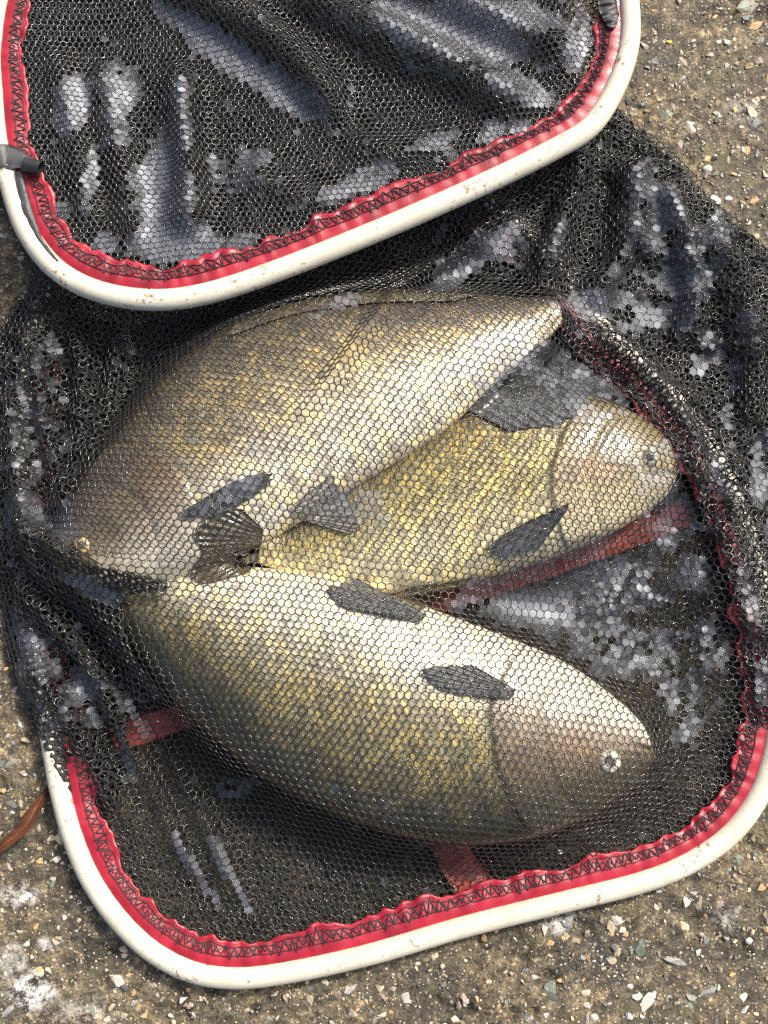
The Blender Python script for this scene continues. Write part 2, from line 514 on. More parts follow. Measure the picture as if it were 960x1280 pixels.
def stone_mesh(seed, flat=0.55, npt=15):
    """convex angular chip"""
    import bmesh
    r = random.Random(seed)
    bm = bmesh.new()
    ex, ey = 1.0, r.uniform(0.55, 0.95)
    for k in range(npt):
        a = r.uniform(0, 2 * math.pi); h = r.uniform(-1, 1)
        q = math.sqrt(1 - h * h) ** 0.6
        bm.verts.new((ex * q * math.cos(a) * r.uniform(0.85, 1.0), ey * q * math.sin(a) * r.uniform(0.85, 1.0), flat * h))
    res = bmesh.ops.convex_hull(bm, input=bm.verts)
    for v in [v for v in bm.verts if not v.link_faces]:
        bm.verts.remove(v)
    bmesh.ops.triangulate(bm, faces=bm.faces)
    me = bpy.data.meshes.new('pebble')
    bm.to_mesh(me); bm.free()
    return me

STONE_COLS = {
    'white': (0.56, 0.54, 0.48), 'cream': (0.56, 0.47, 0.33), 'grey': (0.24, 0.25, 0.24), 'green': (0.20, 0.23, 0.19),
    'orange': (0.52, 0.33, 0.15), 'pink': (0.36, 0.26, 0.22), 'dark': (0.07, 0.068, 0.06), 'yellow': (0.75, 0.55, 0.04), 'tan': (0.33, 0.27, 0.18)}
STONE_MATS = {k: m_stone(k + '_stone', False, v) for k, v in STONE_COLS.items()}
stone_protos = {k: [stone_mesh(17 * i + 100 * n, 0.5 if i % 2 else 0.35) for i in range(5)] for n, k in enumerate(STONE_COLS)}
for k, ms in stone_protos.items():
    for me in ms:
        me.materials.append(STONE_MATS[k])

def gz(x, y):
    return 0.0030 * (fbm(np.array([x * 28]), np.array([y * 28]), 3, 3)[0] - 0.5) - 0.0004

def pebble(px, py, rad_px, kind, idx, rz, sx=1.0):
    q = P(px, py, 0.0)
    o = bpy.data.objects.new('pebble', stone_protos[kind][idx % 5])
    COL.objects.link(o); o.parent = ground
    r = rad_px * 0.0004
    o.location = (q[0], q[1], gz(q[0], q[1]) - 0.30 * min(r, 0.0034) * 0.5)
    o.scale = (r * sx, r, min(r, 0.0034))
    o.rotation_euler = (random.uniform(-0.2, 0.2), random.uniform(-0.2, 0.2), rz)
    return o

named = [(930, 188, 10, 'orange', 1, .3, 1.1), (944, 32, 10, 'orange', 0, .5, 1.2), (885, 211, 9, 'white', 1, .4, 1.0), (893, 248, 9, 'white', 2, .2, .9),
         (837, 52, 4, 'yellow', 1, 0, 1.0), (908, 82, 6, 'white', 3, 1.0, 1.1), (889, 68, 5, 'white', 1, .2, 1.0), (948, 76, 8, 'pink', 1, .3, .9),
         (937, 6, 12, 'green', 2, .3, 1.8), (864, 158, 10, 'white', 4, 2.4, 1.1), (946, 153, 8, 'grey', 1, .8, 1.6), (835, 143, 8, 'green', 3, .7, 1.7),
         (850, 100, 8, 'grey', 2, .6, 1.3), (835, 201, 6, 'white', 0, .5, 1.0), (772, 1150, 11, 'white', 1, .1, 1.1), (857, 1128, 11, 'white', 3, 1.2, .9),
         (800, 1188, 12, 'green', 1, 1.3, 1.2), (689, 1240, 11, 'green', 3, 1.5, 1.4), (811, 1252, 10, 'white', 4, 1.0, 1.6), (732, 1242, 7, 'cream', 2, .9, 1.2),
         (735, 1256, 6, 'white', 0, .3, 1.0), (742, 1272, 7, 'white', 1, 0, 1.1), (764, 1167, 5, 'orange', 1, 0, 1.0), (778, 1163, 6, 'white', 2, 0, 1.0),
         (783, 1168, 6, 'orange', 3, .4, 1.0), (802, 1153, 7, 'white', 4, 1.2, 1.2), (871, 1231, 8, 'grey', 0, .8, 1.2), (884, 1241, 9, 'grey', 2, .5, 1.6),
         (845, 1203, 9, 'grey', 3, -.3, 1.8), (899, 1130, 9, 'pink', 2, .6, 1.1), (874, 1130, 8, 'tan', 0, 1.3, 1.2), (853, 1157, 8, 'cream', 1, -.4, 1.5),
         (925, 1074, 7, 'green', 2, .7, 1.0), (952, 1110, 7, 'orange', 0, .3, 1.2), (937, 1177, 6, 'white', 1, .3, 1.0), (710, 1151, 9, 'grey', 4, 1.1, 1.1),
         (707, 1172, 6, 'orange', 2, .1, 1.0), (680, 1163, 9, 'white', 3, 1.4, 1.2), (790, 1125, 7, 'orange', 4, .7, 1.0), (712, 1186, 7, 'grey', 0, .7, 1.2),
         (910, 1265, 6, 'grey', 1, 0, 1.0), (930, 1247, 7, 'white', 2, 1, 1.1), (700, 1226, 5, 'orange', 3, 0, 1.0), (788, 1234, 6, 'white', 1, .8, .8),
         (30, 1122, 9, 'white', 2, .4, 1.2), (5, 1118, 6, 'white', 0, .2, 1.0), (32, 1180, 7, 'white', 3, .3, 1.0), (50, 1076, 6, 'orange', 2, .4, 1.0),
         (70, 1075, 6, 'white', 1, .4, 1.2), (12, 955, 8, 'grey', 2, .8, 1.2), (93, 1170, 7, 'dark', 1, .2, 1.2), (155, 1195, 5, 'white', 1, .3, 1.0),
         (45, 1205, 9, 'dark', 3, .3, 1.3), (180, 1270, 5, 'orange', 2, .3, 1.0), (155, 1270, 5, 'cream', 3, .3, 1.0)]
for a in named:
    pebble(*a)
kinds = ['white'] * 4 + ['cream'] * 5 + ['grey'] * 4 + ['green'] * 2 + ['orange'] * 3 + ['pink'] * 2 + ['dark'] * 3 + ['tan'] * 4
bag_px = np.array(BAG, float)
cnt = 0; tries = 0
while cnt < 240 and tries < 20000:
    tries += 1
    px = random.uniform(-25, 985); py = random.uniform(-25, 1305)
    q = np.array([[px, py]])
    if inside(q, bag_px)[0] or inside(q, hoop2_px)[0] or (inside(q, hoop1_px)[0]):
        continue
    if seg_dist(q, hoop2_px[::4])[0][0] < 14:
        continue
    pebble(px, py, min(8.5, random.paretovariate(2.6) * 2.9), random.choice(kinds), random.randint(0, 4), random.uniform(0, 6.28), random.uniform(0.9, 1.5))
    cnt += 1

def build_aggregate():
    """the countless smaller chips of the concrete, one mesh"""
    base = []
    for k in range(6):
        me = stone_mesh(900 + k, 0.45, 10)
        v = np.array([p.co[:] for p in me.vertices]); f = np.array([list(p.vertices) for p in me.polygons])
        base.append((v, f)); bpy.data.meshes.remove(me)
    V, F, C = [], [], []
    off = 0
    cols = [STONE_COLS[k] for k in kinds]
    cand = np.column_stack([RNG.uniform(-0.25, 0.25, 46000), RNG.uniform(-0.31, 0.32, 46000)])
    hid = inside(cand, bag_xy)                          # few are needed where the net hides them
    cand = cand[(~hid) | (RNG.random(len(cand)) < 0.12)][:17000]
    for i, (x, y) in enumerate(cand):
        r = min(0.0021, 0.00040 * RNG.pareto(2.2) + 0.00036)
        v, f = base[i % 6]
        a = RNG.uniform(0, 6.28); ca, sa = math.cos(a), math.sin(a)
        sx = RNG.uniform(0.8, 1.5)
        w = np.stack([(v[:, 0] * ca * sx - v[:, 1] * sa) * r + x, (v[:, 0] * sa * sx + v[:, 1] * ca) * r + y, v[:, 2] * r], -1)
        V.append(w); F.append(f + off); off += len(v)
        c = np.array(cols[RNG.integers(len(cols))]) * RNG.uniform(0.45, 1.25)
        C.append(np.repeat(c[None], len(v), 0))
    V = np.vstack(V)
    V[:, 2] += 0.0030 * (fbm(V[:, 0] * 28, V[:, 1] * 28, 3, 3) - 0.5) + 0.0016 * (fbm(V[:, 0] * 130, V[:, 1] * 130, 11, 4) - 0.5) - 0.0003
    o = mesh_obj('gravel', V, np.vstack(F), M_AGG, ground, False, np.vstack(C))
    tag(o, kind='stuff')
build_aggregate()

# ------------------------------------------------------------------ height grid used to drape the net
GX0, GX1, GY0, GY1, GD = -0.25, 0.25, -0.31, 0.36, 0.00125
GNX = int((GX1 - GX0) / GD) + 1; GNY = int((GY1 - GY0) / GD) + 1
gxs = GX0 + np.arange(GNX) * GD; gys = GY0 + np.arange(GNY) * GD
GXX, GYY = np.meshgrid(gxs, gys, indexing='ij')
OBS = np.full((GNX, GNY), 0.0025)

def splat(v):
    i = np.round((v[:, 0] - GX0) / GD).astype(int); j = np.round((v[:, 1] - GY0) / GD).astype(int)
    m = (i >= 0) & (i < GNX) & (j >= 0) & (j < GNY)
    np.maximum.at(OBS, (i[m], j[m]), v[m, 2])

def sample(G, x, y):
    fx = np.clip((x - GX0) / GD, 0, GNX - 1.001); fy = np.clip((y - GY0) / GD, 0, GNY - 1.001)
    i = fx.astype(int); j = fy.astype(int); fx = fx - i; fy = fy - j
    return (G[i, j] * (1 - fx) + G[i + 1, j] * fx) * (1 - fy) + (G[i, j + 1] * (1 - fx) + G[i + 1, j + 1] * fx) * fy

# ------------------------------------------------------------------ fish
def scales(a, b, ps, R):
    """overlapping scale pattern: relief 0..1, rim 0..1, random id.  a runs head->tail, b round the girth"""
    h = np.zeros_like(a); rim = np.zeros_like(a); rid = np.zeros_like(a)
    done = np.zeros(a.shape, bool)
    dx = ps * 0.5
    col0 = np.floor(a / dx)
    for k in range(4, -3, -1):                       # most anterior centre first
        ci = col0 - k
        cx = ci * dx
        par = np.mod(ci, 2) * 0.5
        rj = np.round(b / ps - par)
        cy = (rj + par) * ps
        d = np.hypot((a - cx) * 0.92, b - cy) / R
        m = (~done) & (d < 1.0)
        h[m] = d[m]; rim[m] = smooth(0.74, 0.98, d[m]); rid[m] = _hash(ci[m], rj[m], 5)
        done |= m
    return h, rim, rid

def make_fish(label, st, pal, op, eye, NS=330, seed=0, ps=0.0062, upper=170, lower=50):
    root = bpy.data.objects.new('fish', None); COL.objects.link(root)
    st = np.array(st, float); n = len(st)
    u = (np.linspace(0, 1, NS) ** 1.25) * (n - 1)
    c = catmull(st, u)
    T = P(c[:, 0], c[:, 1], c[:, 4]); B = P(c[:, 2], c[:, 3], c[:, 5])
    th = np.maximum(c[:, 6], 0.6) * 0.001
    mid = 0.5 * (T + B)
    a = np.concatenate([[0], np.cumsum(np.linalg.norm(np.diff(mid, axis=0), axis=1))])
    TB = B - T
    ax = np.gradient(mid, axis=0)
    nr = np.cross(TB, ax); nr /= np.linalg.norm(nr, axis=1)[:, None] + 1e-12
    nr[nr[:, 2] < 0] *= -1
    phi = np.concatenate([np.linspace(0, np.pi, upper, endpoint=False), np.linspace(np.pi, 2 * np.pi, lower, endpoint=False)])
    w = (1 - np.cos(phi)) / 2
    sn = np.sign(np.sin(phi)) * np.abs(np.sin(phi)) ** 0.92
    V = T[:, None] + TB[:, None] * w[None, :, None] + nr[:, None] * (th[:, None] * sn[None, :])[..., None]
    NT = len(phi)
    # surface normals and girth coordinate
    d1 = np.gradient(V, axis=0); d2 = np.roll(V, -1, 1) - np.roll(V, 1, 1)
    nn = np.cross(d2, d1); nn /= np.linalg.norm(nn, axis=2)[..., None] + 1e-12
    if nn[NS // 2, upper // 2, 2] < 0: nn = -nn
    gl = np.cumsum(np.linalg.norm(np.diff(V, axis=1, prepend=V[:, :1]), axis=2), axis=1)
    b = gl - gl[:, upper // 2][:, None]
    A = np.repeat(a[:, None], NT, 1); W = np.repeat(w[None], NS, 0)
    up = (np.sin(phi) >= -1e-6)[None, :] * np.ones((NS, 1))
    Ltot = a[-1]
    s = A / Ltot
    # gill cover
    sop = op - 0.02 + 0.012 * (fbm(b * 90, A * 0, seed + 6) - 0.5) + 0.085 * (1 - ((W - 0.52) / 0.5) ** 2)
    dop = (s - sop) * Ltot
    body = smooth(-0.0003, 0.0006, dop)
    h, rim, rid = scales(A + 0.0015 * (fbm(A * 60, b * 60, seed) - .5), b + 0.0015 * (fbm(A * 60 + 9, b * 60, seed + 3) - .5), ps, ps * 0.72)
    edge = smooth(0.02, 0.10, np.minimum(W, 1 - W))
    disp = body * (0.00042 * h * (1 - 0.75 * rim)) * edge
    disp += 0.0016 * (1 - body) * smooth(-0.03, -0.004, dop) * up * edge        # raised gill cover
    pre = (s - (sop - 0.085)) * Ltot
    disp -= 0.0007 * np.exp(-(pre / 0.0018) ** 2) * up * edge * (1 - body)        # cheek groove
    disp += 0.0003 * (fbm(A * 90, b * 90, seed + 8) - 0.5) * (1 - body)
    mouth = np.exp(-(((W - 0.55) / 0.035) ** 2)) * (1 - smooth(0.02, 0.075, s))
    disp -= 0.0016 * mouth * up
    V = V + nn * disp[..., None]
    # colours of the skin, with shade painted into the tail end
    back, flank, belly, head = [np.array(x) for x in pal]
    f1 = smooth(0.04, 0.56, W - 0.30 * smooth(0.55, 1.0, s) + 0.16 * (fbm(A * 45, b * 45, seed + 1) - 0.5))[..., None]
    f2 = smooth(0.47, 0.88, W - 0.18 * smooth(0.6, 1.0, s) + 0.16 * (fbm(A * 40, b * 40, seed + 2) - 0.5))[..., None]
    colr = back * (1 - f1) + flank * f1
    colr = colr * (1 - f2) + belly * f2
    var = (0.58 + 0.80 * rid)[..., None]
    tint = np.where(rid[..., None] > 0.7, np.array([1.08, 1.0, 0.74]), np.array([1.0, 1.0, 1.0]))
    sc = colr * var * tint * (0.80 + 0.45 * h[..., None]) * (1 - (0.72 - 0.42 * f2) * rim[..., None])
    hc = head * (0.45 + 1.1 * fbm(A * 110, b * 110, seed + 5)[..., None]) * (1 + np.array([0.12, -0.04, -0.08]) * smooth(0.5, 0.75, fbm(A * 55, b * 55, seed + 15))[..., None])
    fb = 0.9 * smooth(0.46, 1.0, W + 0.14 * (fbm(A * 60, b * 60, seed + 12) - 0.5))[..., None]
    hc = hc * (1 - fb) + belly * 0.95 * fb
    ft = (1 - smooth(0.14, 0.58, W))[..., None]
    hc = hc * (1 - 0.85 * ft) + back * 0.85 * ft
    bd = body[..., None]
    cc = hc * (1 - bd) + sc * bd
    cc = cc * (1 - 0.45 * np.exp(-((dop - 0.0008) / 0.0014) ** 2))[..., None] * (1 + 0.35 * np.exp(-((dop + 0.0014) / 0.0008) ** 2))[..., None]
    cc = cc * (1 - 0.6 * mouth)[..., None]
    gleam = (0.35 + 0.65 * rid) * body * (1 - 0.5 * rim)
    Vf = V.reshape(-1, 3)
    faces = grid_faces(NS, NT, True)
    i0 = len(Vf); i1 = i0 + 1
    Vf = np.vstack([Vf, V[0].mean(0), V[-1].mean(0)])
    j = np.arange(NT); j2 = (j + 1) % NT
    tri = np.vstack([np.stack([np.full(NT, i0), j2, j], -1), np.stack([np.full(NT, i1), (NS - 1) * NT + j, (NS - 1) * NT + j2], -1)])
    cf = np.vstack([cc.reshape(-1, 3), cc[0].mean(0), cc[-1].mean(0)])
    gf = np.concatenate([gleam.ravel(), [0, 0]])
    base = Vf.mean(0); base[2] = Vf[:, 2].min()
    root.location = base
    root['base'] = [float(x) for x in base]
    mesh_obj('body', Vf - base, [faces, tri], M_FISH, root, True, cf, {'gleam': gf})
    splat(Vf)
    tag(root, label, 'fish')
    return root

def on_surface(px, py, lift, it=4):
    z = np.full(np.shape(px), 0.03)
    for _ in range(it):
        q = P(px, py, z)
        z = sample(OBS, q[..., 0].ravel(), q[..., 1].ravel()).reshape(np.shape(px)) + lift
    return P(px, py, z)

def make_eye(root, px, py, r_px, iris):
    base = np.array(root['base'])
    ex, ey = np.array([px + r_px * 0.8 * math.cos(k) for k in range(7)]), np.array([py + r_px * 0.8 * math.sin(k) for k in range(7)])
    z = on_surface(ex, ey, 0.0)[:, 2].mean()
    q = P(px, py, z)
    r = r_px * 0.000385
    a = np.linspace(0, 2 * np.pi, 24, endpoint=False)
    def dome(r0, hgt, zoff, name, mat, par):
        rings = np.linspace(0.02, 1, 9)
        v = np.array([[q[0] + r0 * t * math.cos(x), q[1] + r0 * t * math.sin(x), q[2] + zoff + hgt * math.sqrt(max(0, 1 - t * t)) - (0.002 if t == 1 else 0)] for t in rings for x in a])
        o = mesh_obj(name, v - base, grid_faces(9, 24, True), mat, par)
        splat(v)
        return o
    e = dome(r, r * 0.42, 0.0004, 'eye', iris, root)
    dome(r * 0.52, r * 0.14, 0.0004 + r * 0.34, 'pupil', M_PUPIL, e)

def make_fin(root, name, rootpts, tippts, mat, nr=12, lift=0.0012, curl=0.0, nu=60, nv=26, scallop=0.06):
    base = np.array(root['base'])
    u = np.linspace(0, 1, nu); v = np.linspace(0, 1, nv)
    R = catmull(rootpts, u * (len(rootpts) - 1)); Tt = catmull(tippts, u * (len(tippts) - 1))
    sc = 1 - scallop * (0.5 + 0.5 * np.cos(2 * np.pi * u * nr)) - 0.05 * vnoise(u * 9, u * 0, 3)
    G = R[:, None] + (Tt - R)[:, None] * (v[None, :, None] * sc[:, None, None])
    q = on_surface(G[..., 0], G[..., 1], lift)
    # fin lies stiffly: smooth its height
    zz = q[..., 2]
    for _ in range(14):
        zp = np.pad(zz, 1, mode='edge')
        zz = np.maximum(zz, 0.25 * (zp[2:, 1:-1] + zp[:-2, 1:-1] + zp[1:-1, 2:] + zp[1:-1, :-2]))
    zz = zz + 0.0006 * np.cos(2 * np.pi * u * nr)[:, None] * (0.3 + 0.7 * v)[None] + curl * (v ** 2)[None]
    top = P(G[..., 0], G[..., 1], zz)
    bot = top.copy(); bot[..., 2] -= 0.0007
    V = np.vstack([top.reshape(-1, 3), bot.reshape(-1, 3)])
    f = grid_faces(nu, nv); n0 = nu * nv
    rimi = np.concatenate([np.arange(nu) * nv, (nu - 1) * nv + np.arange(1, nv), (np.arange(nu - 2, -1, -1)) * nv + nv - 1, np.arange(nv - 2, 0, -1)])
    r2 = np.roll(rimi, -1)
    F = np.vstack([f, f[:, ::-1] + n0, np.stack([rimi, rimi + n0, r2 + n0, r2], -1)])
    mesh_obj(name, V - base, F, mat, root)
    splat(top.reshape(-1, 3))

# middle fish first: the other two lie over it
fish2 = make_fish('smaller yellow fish wedged between the two larger fish', [
    (846, 590, 845, 599, .020, .020, 1.5), (838, 556, 828, 625, .020, .020, 8), (808, 528, 783, 657, .020, .020, 14), (762, 503, 732, 682, .020, .020, 18),
    (700, 490, 672, 704, .020, .021, 20), (630, 488, 602, 724, .020, .021, 20.5), (550, 505, 532, 738, .020, .022, 19.5), (470, 545, 460, 745, .021, .024, 16),
    (410, 590, 398, 738, .023, .026, 11.5), (360, 640, 350, 714, .027, .030, 7.5), (322, 660, 318, 702, .034, .036, 5)],
    ((0.19, 0.15, 0.065), (0.46, 0.39, 0.17), (0.74, 0.66, 0.42), (0.36, 0.29, 0.16)), 0.235, None, seed=21)
make_eye(fish2, 812, 572, 12, M_EYE)
fish1 = make_fish('brown-backed fish just below the raised upper hoop, snout tucked under dark net folds', [
    (76, 722, 78, 727, .024, .026, 1.5), (74, 688, 108, 737, .024, .030, 9), (88, 640, 162, 737, .025, .034, 15), (115, 588, 228, 724, .025, .037, 20),
    (152, 540, 282, 702, .025, .039, 23), (204, 474, 348, 667, .025, .041, 25), (278, 416, 432, 614, .025, .041, 25), (370, 384, 520, 562, .025, .040, 22.5),
    (470, 370, 580, 517, .026, .039, 17.5), (570, 370, 632, 466, .027, .037, 12.5), (650, 374, 680, 426, .028, .034, 8), (694, 374, 702, 406, .028, .032, 5)],
    ((0.080, 0.064, 0.046), (0.36, 0.295, 0.17), (0.84, 0.77, 0.60), (0.17, 0.135, 0.08)), 0.215, None, seed=4)
make_eye(fish1, 103, 682, 11, M_EYEGOLD)
fish3 = make_fish('largest fish, its dark olive back turned to the stitched edge of the lower hoop', [
    (819, 941, 818, 948, .022, .022, 1.5), (806, 968, 801, 904, .022, .022, 8.5), (766, 1003, 756, 862, .022, .023, 15), (710, 1034, 700, 825, .023, .024, 20),
    (640, 1053, 630, 795, .024, .026, 24), (550, 1055, 550, 765, .025, .029, 25), (450, 1032, 470, 738, .025, .032, 25), (360, 992, 390, 718, .025, .034, 23),
    (280, 937, 310, 708, .024, .034, 19), (215, 872, 235, 705, .023, .032, 14), (160, 802, 172, 705, .022, .029, 9), (113, 748, 120, 702, .022, .027, 5.5)],
    ((0.040, 0.036, 0.019), (0.33, 0.285, 0.145), (0.88, 0.82, 0.66), (0.17, 0.125, 0.07)), 0.225, None, seed=33)  # olive back deepened, shade along its lower edge painted into the colour
make_eye(fish3, 762, 951, 15, M_EYE)

make_fin(fish2, 'tail_fin', [(330, 662), (326, 680), (322, 700)], [(300, 634), (262, 640), (240, 668), (250, 690), (234, 716), (252, 730), (310, 716)], M_FINDARK, 16)
make_fin(fish1, 'anal_fin', [(585, 512), (640, 462), (684, 424)], [(640, 540), (700, 532), (738, 500), (752, 455)], M_FIN, 12)
make_fin(fish1, 'tail_fin', [(700, 374), (702, 390), (704, 408)], [(800, 345), (795, 385), (772, 400), (800, 418), (790, 450)], M_FIN, 14)
make_fin(fish1, 'dorsal_fin', [(285, 420), (370, 392), (470, 378), (560, 376)], [(300, 398), (400, 370), (500, 360), (600, 368)], M_FINDARK, 18, nu=90)
make_fin(fish1, 'pectoral_fin', [(226, 640), (232, 648)], [(286, 604), (330, 588), (344, 598), (326, 616), (284, 640)], M_FIN, 9, lift=0.0016)
make_fin(fish1, 'pelvic_fin', [(362, 634), (372, 648)], [(418, 590), (436, 622), (452, 655), (440, 668)], M_FINPALE, 9, lift=0.0015)
make_fin(fish2, 'pectoral_fin', [(712, 628), (708, 640)], [(658, 652), (622, 672), (605, 692), (626, 702), (672, 688)], M_FIN, 9, lift=0.0016)
make_fin(fish2, 'pelvic_fin', [(600, 722), (592, 730)], [(510, 735), (480, 752), (520, 765)], M_FINBROWN, 8)
make_fin(fish3, 'pectoral_fin', [(645, 862), (640, 873)], [(590, 830), (545, 830), (523, 842), (548, 862), (596, 872)], M_FIN, 9, lift=0.0016)
make_fin(fish3, 'pelvic_fin', [(534, 768), (526, 778)], [(440, 720), (408, 734), (420, 756), (470, 768)], M_FIN, 9, lift=0.0016)
make_fin(fish3, 'tail_fin', [(122, 703), (118, 725), (114, 748)], [(60, 660), (40, 700), (58, 725), (44, 760), (70, 800)], M_FINBROWN, 12)

# ------------------------------------------------------------------ keepnet
keepnet = bpy.data.objects.new('keepnet', None); COL.objects.link(keepnet)
tag(keepnet, 'soaked black hexagonal mesh keepnet with cream hoops and red fabric edging', 'fishing net')

def make_hoop(path, z, dark):
    v, f = tube(path, TUBE_R, 16, True)
    hp = mesh_obj('frame_hoop', v, f, M_HOOP, keepnet)
    n = len(path)
    # inward normal in plan
    tan = np.roll(path, -1, 0) - np.roll(path, 1, 0); tan[:, 2] = 0
    tan /= np.linalg.norm(tan, axis=1)[:, None]
    inn = np.stack([-tan[:, 1], tan[:, 0], np.zeros(n)], -1)
    cen = path.mean(0)
    if np.mean(np.sum(inn * (cen - path), 1)) < 0: inn = -inn
    # finer sampling for the fabric
    m = n * 3
    q = np.arange(m) / 3.0
    i0 = np.floor(q).astype(int) % n; i1 = (i0 + 1) % n; t = (q - np.floor(q))[:, None]
    pth = path[i0] * (1 - t) + path[i1] * t; inw = inn[i0] * (1 - t) + inn[i1] * t
    arc = np.arange(m) * 0.001
    seed = 3 if dark else 8
    pk = fbm(arc * 110, arc * 0, seed, 2) - 0.5
    pk2 = np.abs(np.sin(arc * 330 + 5 * fbm(arc * 40, arc * 0 + 3, seed)))
    K = 12
    rows = []
    for k in range(K):
        s = k / (K - 1)
        wdt = 0.0036 + s * (0.0138 + 0.0034 * pk * (s ** 2) * 2 - 0.0008 * pk2 * s ** 3)
        zz = 0.0012 + 0.0018 * math.sin(math.pi * min(1, s * 1.3)) * 0.6 - 0.001 * s + (0.0022 * (pk + 0.2) + 0.0006 * pk2) * s ** 2
        zz = zz + 0.0005 * np.sin(arc * 700 + 4 * pk) * (0.3 + s) * 0.5
        rows.append(pth + inw * wdt[:, None] + np.stack([arc * 0, arc * 0, zz], -1))
    G = np.stack(rows, 1)
    bot = G.copy(); bot[..., 2] -= 0.0008
    V = np.vstack([G.reshape(-1, 3), bot.reshape(-1, 3)])
    nv = m * K
    ii = np.arange(m)[:, None]; i2 = (ii + 1) % m; kk = np.arange(K - 1)[None]
    f = np.stack([ii * K + kk, ii * K + kk + 1, i2 * K + kk + 1, i2 * K + kk], -1).reshape(-1, 4)
    e = np.arange(m); e2 = (e + 1) % m
    rim = np.stack([e * K + K - 1, e * K + K - 1 + nv, e2 * K + K - 1 + nv, e2 * K + K - 1], -1)
    mesh_obj('binding_band', V, [f, f[:, ::-1] + nv, rim], M_BAND, hp)
    def at(arcpos, s):
        x = (arcpos / 0.001) % m
        a0 = np.floor(x).astype(int) % m; a1 = (a0 + 1) % m; tt = (x - np.floor(x))[:, None]
        ks = s * (K - 1); k0 = np.clip(np.floor(ks).astype(int), 0, K - 2); kt = (ks - k0)[:, None]
        g = lambda a: G[a, k0] * (1 - kt) + G[a, k0 + 1] * kt
        return g(a0) * (1 - tt) + g(a1) * tt + np.array([0, 0, 0.00045])
    L = m * 0.001
    VS, FS, off = [], [], 0
    def addpoly(ap, s, r):
        nonlocal off
        v, f = tube(at(ap, s), r, 5)
        VS.append(v); FS.append(f + off); off += len(v)
    dense = np.arange(0, L, 0.0012)
    for s0, amp in ((0.47, .03), (0.80, .05)):
        addpoly(dense, np.clip(s0 + amp * (2 * vnoise(dense * 260, dense * 0 + s0 * 50, 2) - 1), 0.3, 0.98), 0.00026)
    # zig-zag ladder between the rows
    step = 0.0043
    zz = np.arange(0, L, step / 2)
    jit = 0.0032 * (vnoise(zz * 900, zz * 0, 6) - 0.5)
    s = np.where(np.arange(len(zz)) % 2 == 0, 0.45, 0.82) + 0.22 * (vnoise(zz * 500, zz * 0 + 7, 4) - 0.5)
    fine = np.linspace(0, len(zz) - 1, (len(zz) - 1) * 4 + 1)
    addpoly(np.interp(fine, np.arange(len(zz)), zz + jit), np.clip(np.interp(fine, np.arange(len(zz)), s), .3, .97), 0.00031)
    zz2 = zz + 0.0009
    s2 = np.where(np.arange(len(zz)) % 2 == 0, 0.50, 0.74) + 0.2 * (vnoise(zz * 500, zz * 0 + 17, 4) - 0.5)
    addpoly(np.interp(fine, np.arange(len(zz)), zz2 - jit), np.clip(np.interp(fine, np.arange(len(zz)), s2), .3, .97), 0.00022)
    st = mesh_obj('stitching', np.vstack(VS), np.vstack(FS), M_THREAD, hp)
    tag(st, kind='stuff')
    inner = pth + inw * 0.0165
    return hp, G, inner, pth, inw

hoop_low, G2, inner2, pth2, inw2 = make_hoop(hoop2_path, HOOP2_Z, True)
hoop_up, G1, inner1, pth1, inw1 = make_hoop(hoop1_path, HOOP1_Z, False)
tv, _ = tube(resample(np.vstack([hoop2_path, hoop2_path[:1]]), 0.0008), TUBE_R, 24)
_tp = to_px(tv)
splat(tv[(_tp[:, 1] < 925) | ((_tp[:, 0] < 200) & (_tp[:, 1] < 995))])
splat(G2.reshape(-1, 3)[to_px(G2.reshape(-1, 3))[:, 1] < 925])

# tape, toggle and frayed strip on the upper hoop
def ribbon(name, pts, width_px, z, mat, parent, thick=0.0012, waves=0.0):
    c = catmull(pts, np.linspace(0, len(pts) - 1, 40))
    t = np.gradient(c, axis=0); t /= np.linalg.norm(t, axis=1)[:, None]
    nrm = np.stack([-t[:, 1], t[:, 0]], -1)
    wd = np.interp(np.linspace(0, 1, 40), np.linspace(0, 1, len(width_px)), width_px)
    K = 7
    rows = []
    for k in range(K):
        s = k / (K - 1) * 2 - 1
        q = c + nrm * (wd * 0.5 * s + 1.2 * (vnoise(np.arange(40) * 0.6, np.full(40, k * 3.0), 4) - 0.5))[:, None]
        zz = z + 0.0012 * (1 - s * s) + waves * (vnoise(np.arange(40) * 0.5, np.full(40, s), 9) - 0.5)
        rows.append(P(q[:, 0], q[:, 1], zz))
    G = np.stack(rows, 1); bot = G.copy(); bot[..., 2] -= thick
    V = np.vstack([G.reshape(-1, 3), bot.reshape(-1, 3)])
    f = grid_faces(40, K); n0 = 40 * K
    rimi = np.concatenate([np.arange(40) * K, 39 * K + np.arange(1, K), np.arange(38, -1, -1) * K + K - 1, np.arange(K - 2, 0, -1)])
    r2 = np.roll(rimi, -1)
    return mesh_obj(name, V, [f, f[:, ::-1] + n0, np.stack([rimi, rimi + n0, r2 + n0, r2], -1)], mat, parent)

